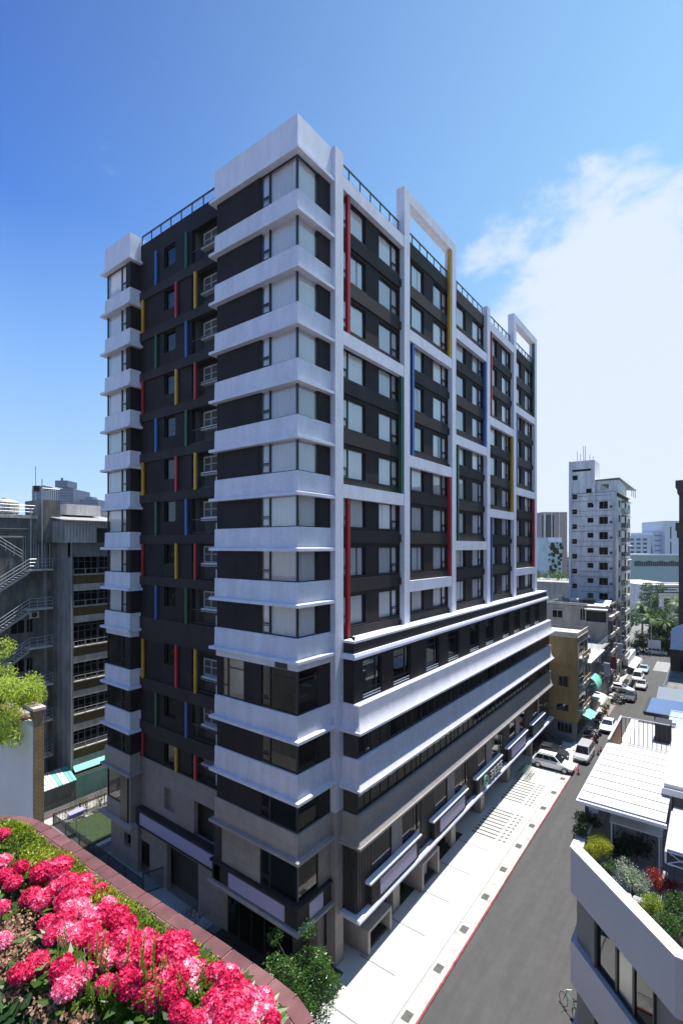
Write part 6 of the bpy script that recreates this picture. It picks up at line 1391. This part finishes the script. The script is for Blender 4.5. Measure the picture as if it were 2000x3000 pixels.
# street lamp, sign
lp = thing('street_lamp', 'tall grey street lamp at the end of the street', 'street lamp', (116.5, -7.0, 0)); MB().tube([(0, 0, 0), (0, 0, 6.8), (-.2, .2, 7.3), (-1.0, .7, 7.5)], [.1, .07, .05, .04], 8).build('pole', STEEL, lp); MB().box(-1.5, -.9, .55, .85, 7.44, 7.56).build('lamp_head', AC, lp)
sb = thing('notice_board', 'white notice board beside the far street lamp', 'sign', (118, -6.2, 0)); MB().box(0, .1, -2.6, 0, 1.6, 3.6).build('board', WHITE2, sb); MB().box(0, .08, -.2, -.1, 0, 1.6).box(0, .08, -2.5, -2.4, 0, 1.6).parts('post', STEEL, sb)
# awnings on the old street side
def awn(name, label, x0, x1, y0, y1, z0, z1, m, arc=False):
    o = thing(name, label, 'awning')
    if arc:
        v = []; n = 8
        for q in range(n + 1): a = PI / 2 * q / n; v += [(x0, y0 - (y0 - y1) * math.sin(a), z0 + (z1 - z0) * math.cos(a)), (x1, y0 - (y0 - y1) * math.sin(a), z0 + (z1 - z0) * math.cos(a))]
        MB().add(v, [(2 * q, 2 * q + 1, 2 * q + 3, 2 * q + 2) for q in range(n)]).build('canopy', m, o, fix=False)
    else: MB().add([(x0, y0, z1), (x1, y0, z1), (x1, y1, z0), (x0, y1, z0), (x0, y0, z1 + .06), (x1, y0, z1 + .06), (x1, y1, z0 + .06), (x0, y1, z0 + .06)], [(0, 3, 2, 1), (4, 5, 6, 7), (0, 1, 5, 4), (1, 2, 6, 5), (2, 3, 7, 6), (3, 0, 4, 7)]).build('canopy', m, o)
    MB().tube([(x0, y0, z0), (x0, y1, z0)], .03, 4).tube([(x1, y0, z0), (x1, y1, z0)], .03, 4).parts('bracket', STEEL, o)
MINT = mat('mint_awning', (.16, .55, .42), .6, .1)
awn('awning', 'flat mint green awning low on the yellow house', 50.8, 54.4, -4.95, -6.0, 3.1, 3.5, MINT); awn('awning', 'curved mint green awning above the low shop', 57, 60.5, -4.3, -5.7, 5.6, 7.2, MINT, True); awn('awning', 'white curved awning over the low shop entrance', 58, 62.5, -4.3, -6.2, 3.2, 3.9, TIN, True)
for q, (x, y) in enumerate(((63.5, -5.2), (65, -5.4), (66.4, -5.2), (68.2, -5.3))):
    r = random.Random(90 + q); o = tree('potted_plant', ('first', 'second', 'third', 'fourth')[q] + ' leafy potted plant along the low shops, counting from the white awning', 'plant', (x, y, .1), .8, [(r.uniform(-.3, .3), r.uniform(-.3, .3), .9 + .25 * k, .35) for k in range(3)], 350, .12, L_DK, .03, group='potted plants by the low shops', seed=91 + q)
    MB().lathe([(.0, 0), (.2, 0), (.28, .4), (.0, .4)], n=12).build('pot', mat('clay_pot', (.25, .1, .06), .8), o)
# things on the left of the tower
pick_fence('garden_fence', 'black railing along the left boundary of the forecourt', (-.5, 30), (-.5, 15.0), 1.15, 110, zb=.0); pick_fence('garden_gate', 'short black barred gate across the shaded forecourt', (-.5, 15.0), (1.1, 14.4), 1.6, 12)
pick_fence('lawn_fence', 'black railing between the lawn and the back street', (-.5, 30.0), (9, 29.6), 1.15, 70)
sp3 = thing('notice_board', 'lilac notice board on a white post at the lawn corner', 'sign', (.1, 26.8, 0)); MB().box(-.04, .04, -.04, .04, 0, 2.1).build('post', AC, sp3); MB().box(-.7, .7, -.35, .35, 2.1, 2.2).box(-.7, .7, -.02, .02, 1.7, 2.1).parts('board', LILAC, sp3)
gl = thing('garden_lamp', 'slim white garden lamp on the shaded lawn edge', 'lamp', (.6, 26.0, 0)); MB().tube([(0, 0, 0), (0, 0, 1.6)], .035, 6).build('post', AC, gl); MB().lathe([(.02, 1.6), (.1, 1.65), (.1, 1.8), (.02, 1.85)], n=10).build('lamp_shade', AC, gl)

car('grey hatchback parked just past the crosswise white saloon', 'parked_car', (84.3, -8.3, 0), PI, SP, 4.0, 1.7, 1.5)
car('dark hatchback between the low shops and the white saloon', 'parked_car', (75.0, -7.6, 0), PI, KP, 4.0, 1.7, 1.5)
for q, (x, z, c, lab) in enumerate(((62, 4.2, BP, 'pale blue vertical sign box on the low shop front'), (70, 4.6, WHITE2, 'white vertical sign box beside the dark shop house'), (77, 4.4, REDP, 'faded red sign box on the grey house corner'), (84, 5.6, WHITE2, 'second white sign box further down the old shop row'))):
    o = thing('shop_sign', lab, 'sign', (x, -4.3, z)); MB().box(0, .2, -.95, -.1, 0, 2.2).build('sign_box', c, o); MB().box(.05, .15, -.1, .25, .3, .4).box(.05, .15, -.1, .25, 1.8, 1.9).parts('bracket', STEEL, o)
# overhead cable and unseen tall houses added across the street to shade and mirror in the facades
cb9 = thing('overhead_cable', 'thin black cable sagging across the far end of the street', 'cable'); MB().tube([(104, -4.2 - q * .8, 7.2 - .9 * math.sin(math.pi * q / 13)) for q in range(14)], .03, 4).build('cable', BLKP, cb9)
for q, (u, w_, d_, h_) in enumerate(((-14, 17, 14, 30), (5, 19, 15, 38), (26, 16, 14, 27), (44, 20, 15, 35), (66, 20, 15, 29), (-42, 20, 16, 33))):
    o = thing('shading_house', 'tall plain house added unseen beyond the right edge to shade the facades', 'building', (u, -36 - d_, 0), 0, 'added shading houses beyond the right edge'); MB().box(0, w_, 0, d_, 0, h_).build('wall', [OGREY2, OCREAM, BRN][q % 3], o)
    k = MB()
    for f_ in range(int(h_ / 3.2)):
        for e in range(int(w_ / 3)): k.box(.6 + e * 3, 2.5 + e * 3, d_, d_ + .06, 1.1 + f_ * 3.2, 2.6 + f_ * 3.2)
    k.build('window_grid', mat('far_window', (.06, .08, .12), .3), o)
